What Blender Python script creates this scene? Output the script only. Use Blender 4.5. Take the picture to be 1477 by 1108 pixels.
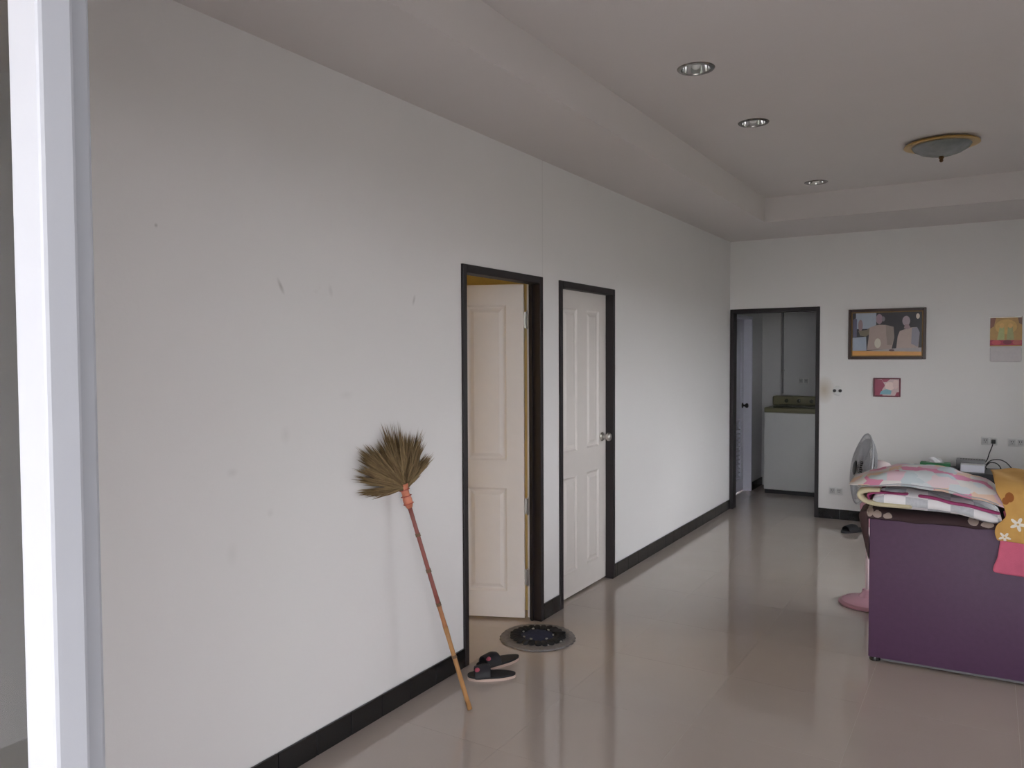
import bpy, bmesh, math, random
from mathutils import Vector, Matrix
random.seed(7)
for o in list(bpy.data.objects): bpy.data.objects.remove(o)
SC = bpy.context.scene
COL = SC.collection
PI = math.pi

# ------------------------------------------------------------------ camera
IW, IH = 1477, 1108
FPX, YAW, PITCH, ROLL = 1127.495, 0.547247, -0.035726, -0.004463
CAM = Vector((2.26718, 0.0, 1.58633))
DB = 8.024                                   # back wall
_cy, _sy, _cp, _sp = math.cos(YAW), math.sin(YAW), math.cos(PITCH), math.sin(PITCH)
FW = Vector((-_sy*_cp, _cy*_cp, _sp)); R0 = Vector((_cy, _sy, 0)); U0 = R0.cross(FW)
RT = R0*math.cos(ROLL) + U0*math.sin(ROLL); UP = -R0*math.sin(ROLL) + U0*math.cos(ROLL)
cd = bpy.data.cameras.new('camera'); cam = bpy.data.objects.new('camera', cd); COL.objects.link(cam)
cd.sensor_width = 36; cd.lens = FPX/IW*36; cd.clip_start = 0.02
M3 = Matrix((RT, UP, -FW)).transposed()
cam.matrix_world = Matrix.Translation(CAM) @ M3.to_4x4()
SC.camera = cam
def hit(px, py, ax, v):
    """where the sight line through a photo pixel meets the plane axis=v"""
    d = FW + RT*((px-IW/2)/FPX) - UP*((py-IH/2)/FPX)
    return CAM + d*((v-CAM[ax])/d[ax])

# ------------------------------------------------------------------ world, exposure
SC.view_settings.view_transform = 'Standard'; SC.view_settings.look = 'None'
SC.view_settings.gamma = 1; SC.view_settings.use_curve_mapping = False
SC.view_settings.exposure = 0.0
w = bpy.data.worlds.new('overcast'); SC.world = w; w.use_nodes = True
bg = w.node_tree.nodes['Background']
bg.inputs['Color'].default_value = (.985, .98, 1.03, 1); bg.inputs['Strength'].default_value = 8.5

# ------------------------------------------------------------------ helpers
def lin(c):
    c = c/255
    return c/12.92 if c <= .04045 else ((c+.055)/1.055)**2.4
def rgb(r, g, b, k=1.0): return (min(1, lin(r)*k), min(1, lin(g)*k), min(1, lin(b)*k), 1)
class NT:
    def __init__(s, m): s.t = m.node_tree; s.n = s.t.nodes
    def add(s, typ, **kw):
        n = s.n.new(typ)
        for k, v in kw.items(): setattr(n, k, v)
        return n
    def link(s, a, b): s.t.links.new(a, b)
    def math(s, op, a, b=None, c=None):
        n = s.add('ShaderNodeMath', operation=op)
        for i, v in enumerate((a, b, c)):
            if v is None: continue
            if isinstance(v, (int, float)): n.inputs[i].default_value = v
            else: s.link(v, n.inputs[i])
        return n.outputs[0]
    def mix(s, fac, a, b):
        n = s.add('ShaderNodeMix', data_type='RGBA')
        for sock, v in ((n.inputs[0], fac), (n.inputs[6], a), (n.inputs[7], b)):
            if isinstance(v, (int, float)): sock.default_value = v
            elif isinstance(v, tuple): sock.default_value = v
            else: s.link(v, sock)
        return n.outputs[2]
    def xyz(s):
        tc = s.add('ShaderNodeTexCoord'); sp = s.add('ShaderNodeSeparateXYZ')
        s.link(tc.outputs['Object'], sp.inputs[0]); return sp.outputs[0], sp.outputs[1], sp.outputs[2], tc.outputs['Object']
MATS = {}
def mat(name, col, rough=.5, metal=0.0, spec=.5, var=.06, scale=14, bump=0.0, bscale=120, coat=0.0):
    """principled material with fine procedural colour variation and relief"""
    if name in MATS: return MATS[name]
    m = bpy.data.materials.new(name); m.use_nodes = True; t = NT(m)
    b = t.n['Principled BSDF']
    b.inputs['Roughness'].default_value = rough; b.inputs['Metallic'].default_value = metal
    b.inputs['Specular IOR Level'].default_value = spec
    b.inputs['Coat Weight'].default_value = coat
    x, y, z, oc = t.xyz()
    nz = t.add('ShaderNodeTexNoise'); nz.inputs['Scale'].default_value = scale; nz.inputs['Detail'].default_value = 4
    t.link(oc, nz.inputs['Vector'])
    lo = tuple(c*(1-var) for c in col[:3])+(1,); hi = tuple(min(1, c*(1+var)) for c in col[:3])+(1,)
    t.link(t.mix(nz.outputs['Fac'], lo, hi), b.inputs['Base Color'])
    if bump:
        n2 = t.add('ShaderNodeTexNoise'); n2.inputs['Scale'].default_value = bscale; t.link(oc, n2.inputs['Vector'])
        bp = t.add('ShaderNodeBump'); bp.inputs['Strength'].default_value = bump; bp.inputs['Distance'].default_value = .004
        t.link(n2.outputs['Fac'], bp.inputs['Height']); t.link(bp.outputs[0], b.inputs['Normal'])
    MATS[name] = m
    return m

def obj(name, bm, m, parent=None, smooth=False, kind=None):
    me = bpy.data.meshes.new(name)
    bmesh.ops.recalc_face_normals(bm, faces=bm.faces[:])
    bm.to_mesh(me); bm.free()
    o = bpy.data.objects.new(name, me); COL.objects.link(o)
    for mm in (m if isinstance(m, (list, tuple)) else [m]): me.materials.append(mm)
    if smooth:
        for p in me.polygons: p.use_smooth = True
        if smooth != 'all': me.set_sharp_from_angle(angle=math.radians(38))
    if parent: o.parent = parent
    if kind: o['kind'] = kind
    return o
def tag(o, label, cat, group=None, kind=None):
    o['label'] = label; o['category'] = cat
    if group: o['group'] = group
    if kind: o['kind'] = kind
    return o
def thing(name, label, cat, loc=(0, 0, 0), rz=0, group=None, kind=None):
    o = bpy.data.objects.new(name, None); COL.objects.link(o); o.empty_display_size = .05
    o.location = loc; o.rotation_euler = (0, 0, rz)
    return tag(o, label, cat, group, kind)
def NB(): return bmesh.new()
def box(bm, x0, x1, y0, y1, z0, z1, bev=0, seg=2, mi=0, mtx=None):
    r = bmesh.ops.create_cube(bm, size=1)
    vs = r['verts']
    bmesh.ops.scale(bm, verts=vs, vec=(x1-x0, y1-y0, z1-z0))
    bmesh.ops.translate(bm, verts=vs, vec=((x0+x1)/2, (y0+y1)/2, (z0+z1)/2))
    fs = list({f for v in vs for f in v.link_faces})
    if bev:
        es = list({e for v in vs for e in v.link_edges})
        rr = bmesh.ops.bevel(bm, geom=es, offset=bev, segments=seg, affect='EDGES', profile=.5)
        vs = list({v for f in rr['faces'] for v in f.verts} | {v for v in vs if v.is_valid})
        fs = list({f for v in vs for f in v.link_faces})
    for f in fs: f.material_index = mi
    if mtx: bmesh.ops.transform(bm, matrix=mtx, verts=vs)
    return vs
def lathe(bm, prof, n=32, mtx=None, mi=0, cap=True):
    """revolve (r,z) profile about z"""
    rings = []; allv = []
    for r, z in prof:
        if r < 1e-6: ring = [bm.verts.new((0, 0, z))]
        else: ring = [bm.verts.new((r*math.cos(2*PI*i/n), r*math.sin(2*PI*i/n), z)) for i in range(n)]
        rings.append(ring); allv += ring
    for a, b in zip(rings, rings[1:]):
        for i in range(n):
            j = (i+1) % n
            if len(a) == 1 and len(b) == 1: continue
            if len(a) == 1: f = bm.faces.new((a[0], b[j], b[i]))
            elif len(b) == 1: f = bm.faces.new((a[i], a[j], b[0]))
            else: f = bm.faces.new((a[i], a[j], b[j], b[i]))
            f.material_index = mi
    if mtx: bmesh.ops.transform(bm, matrix=mtx, verts=allv)
    return allv
def tube(bm, pts, rad, n=8, mi=0, closed=False):
    pts = [Vector(p) for p in pts]; N = len(pts)
    rads = rad if isinstance(rad, (list, tuple)) else [rad]*N
    prev = None; rings = []
    for i, p in enumerate(pts):
        if closed: t = pts[(i+1) % N]-pts[i-1]
        else: t = pts[min(i+1, N-1)]-pts[max(i-1, 0)]
        t.normalize()
        if prev is None:
            a = Vector((0, 0, 1)) if abs(t.z) < .9 else Vector((1, 0, 0))
            u = t.cross(a).normalized()
        else: u = (prev-t*prev.dot(t)).normalized()
        prev = u; v = t.cross(u)
        rings.append([bm.verts.new(p+(u*math.cos(2*PI*k/n)+v*math.sin(2*PI*k/n))*rads[i]) for k in range(n)])
    m = N if closed else N-1
    for i in range(m):
        a, b = rings[i], rings[(i+1) % N]
        for k in range(n):
            f = bm.faces.new((a[k], a[(k+1) % n], b[(k+1) % n], b[k])); f.material_index = mi
    if not closed:
        bm.faces.new(rings[0][::-1]).material_index = mi; bm.faces.new(rings[-1]).material_index = mi
def smoothpts(pts, n=8):
    """catmull-rom through points"""
    P = [Vector(p) for p in pts]; P = [P[0]*2-P[1]]+P+[P[-1]*2-P[-2]]; out = []
    for i in range(1, len(P)-2):
        for k in range(n):
            t = k/n; a, b, c, d = P[i-1:i+3]
            out.append(.5*((2*b)+(c-a)*t+(2*a-5*b+4*c-d)*t*t+(3*b-a-3*c+d)*t**3))
    return out+[P[-2]]
def gridwall(bm, axis, c0, c1, us, vs, holes, mi=0):
    """wall slab of thickness c0..c1 along axis, cut into cells (us x vs), holes = (u0,u1,v0,v1)"""
    us = sorted(set(us) | {h[0] for h in holes} | {h[1] for h in holes}); vs = sorted(set(vs) | {h[2] for h in holes} | {h[3] for h in holes})
    def P(c, u, v): return {0: (c, u, v), 1: (u, c, v), 2: (u, v, c)}[axis]
    cache = {}
    def V(c, i, j):
        k = (c, i, j)
        if k not in cache: cache[k] = bm.verts.new(P(c0 if c == 0 else c1, us[i], vs[j]))
        return cache[k]
    def solid(i, j):
        if not (0 <= i < len(us)-1 and 0 <= j < len(vs)-1): return False
        u = (us[i]+us[i+1])/2; v = (vs[j]+vs[j+1])/2
        return not any(h[0] < u < h[1] and h[2] < v < h[3] for h in holes)
    for i in range(len(us)-1):
        for j in range(len(vs)-1):
            if not solid(i, j): continue
            for c in (0, 1): bm.faces.new((V(c, i, j), V(c, i+1, j), V(c, i+1, j+1), V(c, i, j+1))).material_index = mi
            if not solid(i-1, j): bm.faces.new((V(0, i, j), V(0, i, j+1), V(1, i, j+1), V(1, i, j)))
            if not solid(i+1, j): bm.faces.new((V(0, i+1, j), V(0, i+1, j+1), V(1, i+1, j+1), V(1, i+1, j)))
            if not solid(i, j-1): bm.faces.new((V(0, i, j), V(0, i+1, j), V(1, i+1, j), V(1, i, j)))
            if not solid(i, j+1): bm.faces.new((V(0, i, j+1), V(0, i+1, j+1), V(1, i+1, j+1), V(1, i, j+1)))

# ------------------------------------------------------------------ surface materials
def wall_material(name, col, marks=(), seam=None, stain=None):
    m = bpy.data.materials.new(name); m.use_nodes = True; t = NT(m); b = t.n['Principled BSDF']
    b.inputs['Roughness'].default_value = .75; b.inputs['Specular IOR Level'].default_value = .25
    x, y, z, oc = t.xyz()
    n1 = t.add('ShaderNodeTexNoise'); n1.inputs['Scale'].default_value = 1.3; n1.inputs['Detail'].default_value = 6; n1.inputs['Roughness'].default_value = .65
    t.link(oc, n1.inputs['Vector'])
    lo = tuple(c*.95 for c in col[:3])+(1,)
    c = t.mix(n1.outputs['Fac'], lo, col)
    # scattered grubby finger marks
    n2 = t.add('ShaderNodeTexNoise'); n2.inputs['Scale'].default_value = 5.5; n2.inputs['Detail'].default_value = 8; n2.inputs['Roughness'].default_value = .8
    t.link(oc, n2.inputs['Vector'])
    mr = t.add('ShaderNodeMapRange'); mr.inputs[1].default_value = .64; mr.inputs[2].default_value = .76; mr.inputs[4].default_value = .16
    t.link(n2.outputs['Fac'], mr.inputs[0])
    c = t.mix(mr.outputs[0], c, (.36, .33, .29, 1))
    for (my, mz, ry, rz, sl, dark) in marks:            # scuffs: centre, half sizes, slope
        dz = t.math('SUBTRACT', z, mz); dy = t.math('SUBTRACT', y, my)
        dy2 = t.math('ADD', dy, t.math('MULTIPLY', dz, sl))
        d = t.math('SQRT', t.math('ADD', t.math('POWER', t.math('DIVIDE', dy2, ry), 2.0), t.math('POWER', t.math('DIVIDE', dz, rz), 2.0)))
        f = t.math('MULTIPLY', t.math('SUBTRACT', 1.0, d), dark); f = t.math('MAXIMUM', f, 0.0)
        c = t.mix(f, c, (.18, .16, .14, 1))
    if seam:                                            # hairline plaster crack
        f = t.math('MULTIPLY', t.math('LESS_THAN', t.math('ABSOLUTE', t.math('SUBTRACT', y, seam[0])), .004), t.math('GREATER_THAN', z, seam[1]))
        c = t.mix(t.math('MULTIPLY', f, .12), c, (.2, .18, .17, 1))
    if stain:                                           # brownish hand stain: x, z, radius
        d = t.math('SQRT', t.math('ADD', t.math('POWER', t.math('SUBTRACT', x, stain[0]), 2.0), t.math('POWER', t.math('MULTIPLY', t.math('SUBTRACT', z, stain[1]), .7), 2.0)))
        f = t.math('MAXIMUM', t.math('MULTIPLY', t.math('SUBTRACT', 1.0, t.math('DIVIDE', d, stain[2])), .6), 0.0)
        c = t.mix(f, c, (.42, .30, .16, 1))
    t.link(c, b.inputs['Base Color'])
    n3 = t.add('ShaderNodeTexNoise'); n3.inputs['Scale'].default_value = 60; n3.inputs['Detail'].default_value = 5; t.link(oc, n3.inputs['Vector'])
    bp = t.add('ShaderNodeBump'); bp.inputs['Strength'].default_value = .12; bp.inputs['Distance'].default_value = .003
    t.link(n3.outputs['Fac'], bp.inputs['Height']); t.link(bp.outputs[0], b.inputs['Normal'])
    return m
def mk(px, py, ry, rz, sl, d):
    h = hit(px, py, 0, 0); return (h.y, h.z, ry, rz, sl, d)
WL = wall_material('white_wall_paint_left', (.81, .79, .79, 1), marks=[mk(405, 413, .012, .035, .5, .45), mk(597, 433, .012, .03, -.3, .35), mk(477, 420, .015, .03, .2, .16),
      mk(335, 682, .03, .02, 0, .12), mk(225, 325, .008, .008, 0, .45), mk(412, 628, .03, .04, 0, .10), mk(390, 740, .02, .02, 0, .10), mk(500, 570, .05, .02, 0, .08), mk(335, 800, .03, .05, 0, .08)], seam=(4.075, 2.05))
WB = wall_material('white_wall_paint_back', (.84, .825, .815, 1), stain=(.915, 1.245, .10))
WP = wall_material('white_wall_paint', (.78, .77, .76, 1))
WCREAM = wall_material('cream_wall_paint', (.76, .63, .32, 1))
WKIT = wall_material('grey_white_wall_paint', (.66, .66, .66, 1))
CEIL = mat('ceiling_paint', (.70, .66, .65, 1), rough=.85, spec=.2, var=.03, scale=2)
BLACKTILE = mat('black_glazed_tile', (.012, .012, .013, 1), rough=.22, var=.2, spec=.45)
GROUT = mat('dark_grout', (.14, .145, .145, 1), rough=.8)
LGROUT = mat('highlight_grout', (.50, .45, .39, 1), rough=.4)  # pale joint colour stands in for highlights along the tile edges
DARKWOOD = mat('dark_stained_frame', (.013, .009, .011, 1), rough=.5, var=.25, scale=30)
DOORWHITE = mat('white_door_paint', (.74, .69, .66, 1), rough=.42, var=.03, bump=.03)
STEEL = mat('brushed_steel', (.55, .53, .50, 1), rough=.3, metal=1)
CHROME = mat('chrome', (.72, .72, .72, 1), rough=.12, metal=1)
PLASTICW = mat('white_plastic', (.72, .72, .71, 1), rough=.35)
PLASTICB = mat('black_plastic', (.012, .012, .013, 1), rough=.4)
ALU = mat('white_powder_coated_aluminium', (.31, .32, .35, 1), rough=.4, var=.02)
def floor_mat():
    m = bpy.data.materials.new('polished_porcelain_tile'); m.use_nodes = True; t = NT(m); b = t.n['Principled BSDF']
    g = t.add('ShaderNodeNewGeometry'); n1 = t.add('ShaderNodeTexNoise'); n1.inputs['Scale'].default_value = 3; n1.inputs['Detail'].default_value = 8
    t.link(g.outputs['Position'], n1.inputs['Vector'])
    oi = t.add('ShaderNodeObjectInfo')
    c = t.mix(n1.outputs['Fac'], (.45, .385, .345, 1), (.50, .435, .39, 1))
    c = t.mix(t.math('MULTIPLY', oi.outputs['Random'], .25), c, (.49, .43, .38, 1))
    t.link(c, b.inputs['Base Color'])
    n2 = t.add('ShaderNodeTexNoise'); n2.inputs['Scale'].default_value = 1.5; n2.inputs['Detail'].default_value = 5; t.link(g.outputs['Position'], n2.inputs['Vector'])
    mr = t.add('ShaderNodeMapRange'); mr.inputs[3].default_value = .03; mr.inputs[4].default_value = .10; t.link(n2.outputs['Fac'], mr.inputs[0])
    t.link(mr.outputs[0], b.inputs['Roughness']); b.inputs['Specular IOR Level'].default_value = .8
    return m
FLOORTILE = floor_mat()
def glass_mat(name, tint=(.95, .97, .96, 1)):
    m = bpy.data.materials.new(name); m.use_nodes = True; t = NT(m)
    t.n.remove(t.n['Principled BSDF']); out = t.n['Material Output']
    tr = t.add('ShaderNodeBsdfTransparent'); tr.inputs[0].default_value = tint
    gl = t.add('ShaderNodeBsdfGlossy'); gl.inputs['Roughness'].default_value = .02
    fr = t.add('ShaderNodeFresnel'); fr.inputs[0].default_value = 1.45; mx = t.add('ShaderNodeMixShader')
    t.link(fr.outputs[0], mx.inputs[0]); t.link(tr.outputs[0], mx.inputs[1]); t.link(gl.outputs[0], mx.inputs[2]); t.link(mx.outputs[0], out.inputs[0])
    return m
GLASS = glass_mat('clear_window_glass')

# ------------------------------------------------------------------ the setting
RW = 4.0          # room width
FY = 0.46         # front wall, inner face
HC, HT = 2.74, 2.95
D1 = (3.233, 4.060); D2 = (4.277, 5.105); D3 = (0.004, 0.871); DH = 2.052
# floor slab and 60 cm polished tiles
bm = NB(); box(bm, -3.3, RW+.1, -.10+FY, 9.9, -.12, -.0006)
floor = tag(obj('floor', bm, LGROUT), 'glossy beige grey tiled floor of the room', 'floor', kind='structure')
bm = NB(); box(bm, -.2995, .2995, -.2995, .2995, -.011, 0)
t0 = obj('floor_tile', bm, FLOORTILE, floor)
first = True
for i in range(-6, 7):
    for j in range(-1, 16):
        cx, cy = .3+.6*i, .2+.6*j+.3+.01
        if cx < -3.3 or cx > RW+.2 or cy < FY-.1 or cy > 9.9: continue
        if cx < -.5 and not (.9 < cy < 4.4): continue
        o = t0 if first else t0.copy()
        if not first: COL.objects.link(o)
        first = False; o.location = (cx, cy, 0)
# walls
bm = NB(); gridwall(bm, 0, -.10, 0, [FY-.1, DB], [0, HC+.3], [(D1[0], D1[1], 0, DH), (D2[0], D2[1], 0, DH)])
tag(obj('wall_left', bm, WL), 'long white plastered wall with two doors', 'wall', kind='structure')
bm = NB(); gridwall(bm, 1, DB, DB+.10, [-.2, RW+.1], [0, HC+.3], [(D3[0], D3[1], 0, DH)])
tag(obj('wall_back', bm, WB), 'white end wall with doorway and hanging pictures', 'wall', kind='structure')
WIN1 = (4.2, 6.9, .35, 2.05)  # side window added out of view to fill the room with light
bm = NB(); gridwall(bm, 0, RW, RW+.10, [FY-.1, DB], [0, HC+.3], [WIN1])
tag(obj('wall_right', bm, WP), 'white side wall with an added fill window opposite the doors', 'wall', kind='structure')
SO = (1.08, 3.5, 0, 2.4)
bm = NB(); gridwall(bm, 1, FY-.1, FY, [0, RW], [0, HC+.3], [SO])
tag(obj('wall_front', bm, WP), 'white entrance wall around the sliding door', 'wall', kind='structure')
# ceiling: raised tray with lower bulkhead all round, holes for the recessed lights
DL = [(1.058, 3.68), (1.069, 4.706), (1.082, 6.582)]
bm = NB(); box(bm, 0, RW, FY, DB, HT, HT+.14)
ceil = obj('ceiling', bm, CEIL)
cb = NB()
for x, y in DL: bmesh.ops.create_cone(cb, cap_ends=True, segments=32, radius1=.076, radius2=.076, depth=.24, matrix=Matrix.Translation((x, y, HT)))
cut = obj('cutter', cb, CEIL)
md = ceil.modifiers.new('holes', 'BOOLEAN'); md.operation = 'DIFFERENCE'; md.object = cut; md.solver = 'EXACT'
dg = bpy.context.evaluated_depsgraph_get(); nm = bpy.data.meshes.new_from_object(ceil.evaluated_get(dg))
ceil.modifiers.clear(); ceil.data = nm; bpy.data.objects.remove(cut)
tag(ceil, 'off-white raised tray ceiling', 'ceiling', kind='structure')
bm = NB(); gridwall(bm, 2, HC, HT, [0, RW], [FY, DB], [(.587, RW-.587, 1.2, 7.007)])
obj('bulkhead', bm, CEIL, ceil)
# skirting tiles
def skirting(name, label, segs, ax):
    """segs: (start, end, other-coordinate of wall face, outward sign, list of joints)"""
    root = None
    for (a, b, c, s, js) in segs:
        bm = NB()
        if ax == 1: box(bm, min(c, c+s*.006), max(c, c+s*.006), a, b, 0, .094)
        else: box(bm, a, b, min(c, c+s*.006), max(c, c+s*.006), 0, .094)
        if root is None: root = tag(obj(name, bm, GROUT), label, 'baseboard', kind='structure')
        else: obj('grout_bed', bm, GROUT, root)
        cuts = [a]+[j for j in js if a+.01 < j < b-.01]+[b]
        for u, v in zip(cuts, cuts[1:]):
            bm = NB(); g = .0019
            if ax == 1: box(bm, min(c+s*.001, c+s*.012), max(c+s*.001, c+s*.012), u+g, v-g, 0.0005, .097, bev=.0012, seg=1)
            else: box(bm, u+g, v-g, min(c+s*.001, c+s*.012), max(c+s*.001, c+s*.012), 0.0005, .097, bev=.0012, seg=1)
            obj('skirting_tile', bm, BLACKTILE, root)
JL = [2.004+.1965*k for k in range(-8, 32)]
skirting('baseboard_left', 'black glazed tile baseboard along the door wall', [(FY, D1[0], 0, 1, JL), (D1[1], D2[0], 0, 1, JL), (D2[1], DB, 0, 1, JL)], 1)
skirting('baseboard_back', 'black glazed tile baseboard below the pictures', [(D3[1], RW-.013, DB, -1, [.87+.1965*k for k in range(20)])], 0)
skirting('baseboard_right', 'black glazed tile baseboard below the added side window', [(FY, DB-.013, RW, -1, JL)], 1)

# ------------------------------------------------------------------ doors
LEAFW, LEAFH, LT = .755, 2.005, .036
def leaf_meshes(parent, m, W=LEAFW, cs=(.115, .305, .45, .64)):
    """four-panel leaf in local coords: x from hinge 0..W, thickness y -LT..0 (y=0 is the seen face), z up"""
    c1, c2, c3, c4 = cs
    P = [(c1, c2, .165, .79), (c3, c4, .165, .79), (c1, c2, .955, 1.885), (c3, c4, .955, 1.885)]
    bm = NB(); gridwall(bm, 1, -LT, 0, [0, W], [.008, LEAFH], P)
    leaf = obj('leaf', bm, m, parent)
    for (a, b, z0, z1) in P:
        bm = NB(); d, s = .009, .035
        def ring(ins, yy): return [(a+ins, yy, z0+ins), (b-ins, yy, z0+ins), (b-ins, yy, z1-ins), (a+ins, yy, z1-ins)]
        rings = [[bm.verts.new(p) for p in r] for r in (ring(-.0, -.001), ring(.012, -d), ring(.022, -d), ring(.022+s*.6, -.002))]
        back = [[bm.verts.new((p[0], -LT-p[1], p[2])) for p in r] for r in (ring(0, -.001), ring(.012, -d), ring(.022, -d), ring(.022+s*.6, -.002))]
        for R in (rings, back):
            for q, r in zip(R, R[1:]):
                for k in range(4): bm.faces.new((q[k], q[(k+1) % 4], r[(k+1) % 4], r[k]))
            bm.faces.new(R[-1])
        obj('panel', bm, m, leaf)
    return leaf
def door_frame(parent, a, b, ax, c_in, c_out, m=DARKWOOD, fw=.036, stop=None):
    """jambs and head round an opening a..b; depth c_in..c_out along the other axis"""
    for nm, (u0, u1, z0, z1) in (('jamb', (a, a+fw, 0, DH)), ('jamb', (b-fw, b, 0, DH)), ('head', (a+fw, b-fw, DH-fw-.006, DH))):
        bm = NB()
        if ax == 1: box(bm, c_in, c_out, u0, u1, z0, z1, bev=.003, seg=1)
        else: box(bm, u0, u1, c_in, c_out, z0, z1, bev=.003, seg=1)
        obj(nm, bm, m, parent)
def hinge(parent, loc, rz):
    bm = NB()
    box(bm, -.002, .030, -.0015, .0015, -.048, .048)
    box(bm, -.0015, .0015, -.03, .002, -.048, .048)
    for k in range(5): lathe(bm, [(0, -.048+.0195*k), (.006, -.048+.0195*k), (.006, -.048+.0195*k+.018), (0, -.048+.0195*k+.018)], 10)
    lathe(bm, [(0, -.054), (.004, -.053), (.005, -.048)], 10); lathe(bm, [(.005, .048), (.004, .055), (0, .057)], 10)
    o = obj('hinge', bm, STEEL, parent, smooth=True); o.location = loc; o.rotation_euler = (0, 0, rz); return o
def knob(parent, loc, axis_rot, m=STEEL, sc=1):
    bm = NB()
    lathe(bm, [(0, 0), (.032, 0), (.032, .004), (.026, .009), (.013, .012), (.011, .03), (.018, .036), (.027, .044), (.029, .054), (.025, .064), (.014, .069), (0, .070)], 24)
    o = obj('knob', bm, m, parent, smooth=True); o.location = loc; o.rotation_euler = axis_rot; o.scale = (sc, sc, sc); return o
# door 1 stands open into the bedroom
d1 = thing('door_1', 'open white panel door with exposed hinges in dark frame', 'door', (0, D1[0], 0), kind='structure')
def local(o, pts): return pts
def rel(parent, o):
    o.matrix_parent_inverse = Matrix.Translation(-Vector(parent.location))
for_door = []
n0 = len(d1.children)
door_frame(d1, D1[0], D1[1], 1, -.068, .013)
# stop lath inside the frame
bm = NB(); box(bm, -.055, -.04, D1[0]+.036, D1[0]+.048, 0, DH-.042); obj('door_stop', bm, DARKWOOD, d1)
bm = NB(); box(bm, -.055, -.04, D1[1]-.048, D1[1]-.036, 0, DH-.042); obj('door_stop', bm, DARKWOOD, d1)
hp = Vector((-.088, 4.000, .006))                    # hinge corner of the visible face
ang = math.atan2(-.384, -.924)
lf = leaf_meshes(d1, DOORWHITE, cs=(.105, .345, .41, .65))
lf.location = hp; lf.rotation_euler = (0, 0, ang)
# face y=0 must look towards -Y/+X : local +y after rotation
edge = hp + Vector((math.cos(ang), math.sin(ang), 0))*-.001 + Vector((-math.sin(ang), math.cos(ang), 0))*(-LT*.5)
for hz in (.255, .685, 1.80): hinge(d1, (edge.x+.012, edge.y+.012, hz), math.radians(-70))
knob(lf, (LEAFW-.07, 0, 1.01), (-PI/2, 0, 0))
# door 2 closed
d2 = thing('door_2', 'closed white four-panel door with round steel knob', 'door', (0, D2[0], 0), kind='structure')
door_frame(d2, D2[0], D2[1], 1, -.105, .013)
lf2 = leaf_meshes(d2, DOORWHITE)
lf2.location = (-.045, D2[0]+.0365, .006); lf2.rotation_euler = (0, 0, PI/2); lf2.scale = (1, -1, 1)
kb = knob(lf2, (LEAFW-.062, 0, 1.012), (-PI/2, 0, 0))
for d in (d1, d2):
    for c in d.children: c.matrix_parent_inverse = Matrix.Translation(-Vector(d.location))
# door 3: doorway to the kitchen
d3 = thing('door_3', 'open dark framed doorway leading to the kitchen', 'door', (D3[0], DB, 0), kind='structure')
door_frame(d3, D3[0], D3[1], 0, DB-.012, DB+.11)
for c in d3.children: c.matrix_parent_inverse = Matrix.Translation(-Vector(d3.location))

# ------------------------------------------------------------------ sliding entrance door (white aluminium), panels slid to the left
d5 = thing('door_5', 'white aluminium sliding glass entrance door slid open', 'door', (SO[0], FY-.05, 0), kind='structure')
def P5(nm, m, *a, **k):
    bm = NB(); box(bm, *a, **k); o = obj(nm, bm, m, d5); o.matrix_parent_inverse = Matrix.Translation(-Vector(d5.location)); return o
Y0 = FY-.10
P5('outer_jamb', ALU, SO[0], SO[0]+.04, Y0, FY, 0, SO[3], bev=.003, seg=1)
P5('outer_jamb', ALU, SO[1]-.04, SO[1], Y0, FY, 0, SO[3], bev=.003, seg=1)
P5('top_track', ALU, SO[0]+.04, SO[1]-.04, Y0, FY, SO[3]-.04, SO[3], bev=.003, seg=1)
P5('bottom_track', ALU, SO[0]+.04, SO[1]-.04, Y0, FY, 0.0, .018, bev=.002, seg=1)
def panel(x0, x1, y0, y1, sw):
    P5('stile', ALU, x0, x0+sw, y0, y1, .02, SO[3]-.042, bev=.004, seg=2)
    s = P5('stile', ALU, x1-sw, x1, y0, y1, .02, SO[3]-.042, bev=.004, seg=2)
    P5('rail', ALU, x0+sw, x1-sw, y0+.003, y1-.003, .02, .10, bev=.003, seg=1)
    P5('rail', ALU, x0+sw, x1-sw, y0+.003, y1-.003, SO[3]-.102, SO[3]-.042, bev=.003, seg=1)
    P5('pane', GLASS, x0+sw-.005, x1-sw+.005, (y0+y1)/2-.0025, (y0+y1)/2+.0025, .098, SO[3]-.1)
yA, yB = Y0+.012, Y0+.058
xa0 = hit(23, 550, 1, yA).x; xa1 = hit(67, 550, 1, yA).x
panel(SO[0]+.04, xa1, yA, yA+.032, xa1-xa0)
xb1 = hit(95, 550, 1, yB).x
panel(SO[0]+.045, xb1, yB, yB+.032, xa1-xa0+.004)

# ------------------------------------------------------------------ windows
def window(name, label, ax, c0, c1, rect, nm=3, gm=None):
    u0, u1, z0, z1 = rect; cm = (c0+c1)/2
    root = thing(name, label, 'window', kind='structure')
    def bx(n, m, a, b, p, q, d=.03):
        bm = NB()
        if ax == 0: box(bm, cm-d, cm+d, a, b, p, q)
        else: box(bm, a, b, cm-d, cm+d, p, q)
        obj(n, bm, m, root)
    bx('frame_stile', ALU, u0, u0+.04, z0, z1); bx('frame_stile', ALU, u1-.04, u1, z0, z1)
    bx('frame_rail', ALU, u0+.04, u1-.04, z0, z0+.04); bx('frame_rail', ALU, u0+.04, u1-.04, z1-.04, z1)
    wd = (u1-u0-.08)/nm
    for k in range(nm):
        a = u0+.04+k*wd
        if k: bx('mullion', ALU, a-.02, a+.02, z0+.04, z1-.04)
        bx('pane', gm or GLASS, a+(.02 if k else 0), a+wd-(.02 if k < nm-1 else 0), z0+.04, z1-.04, d=.003)
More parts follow.
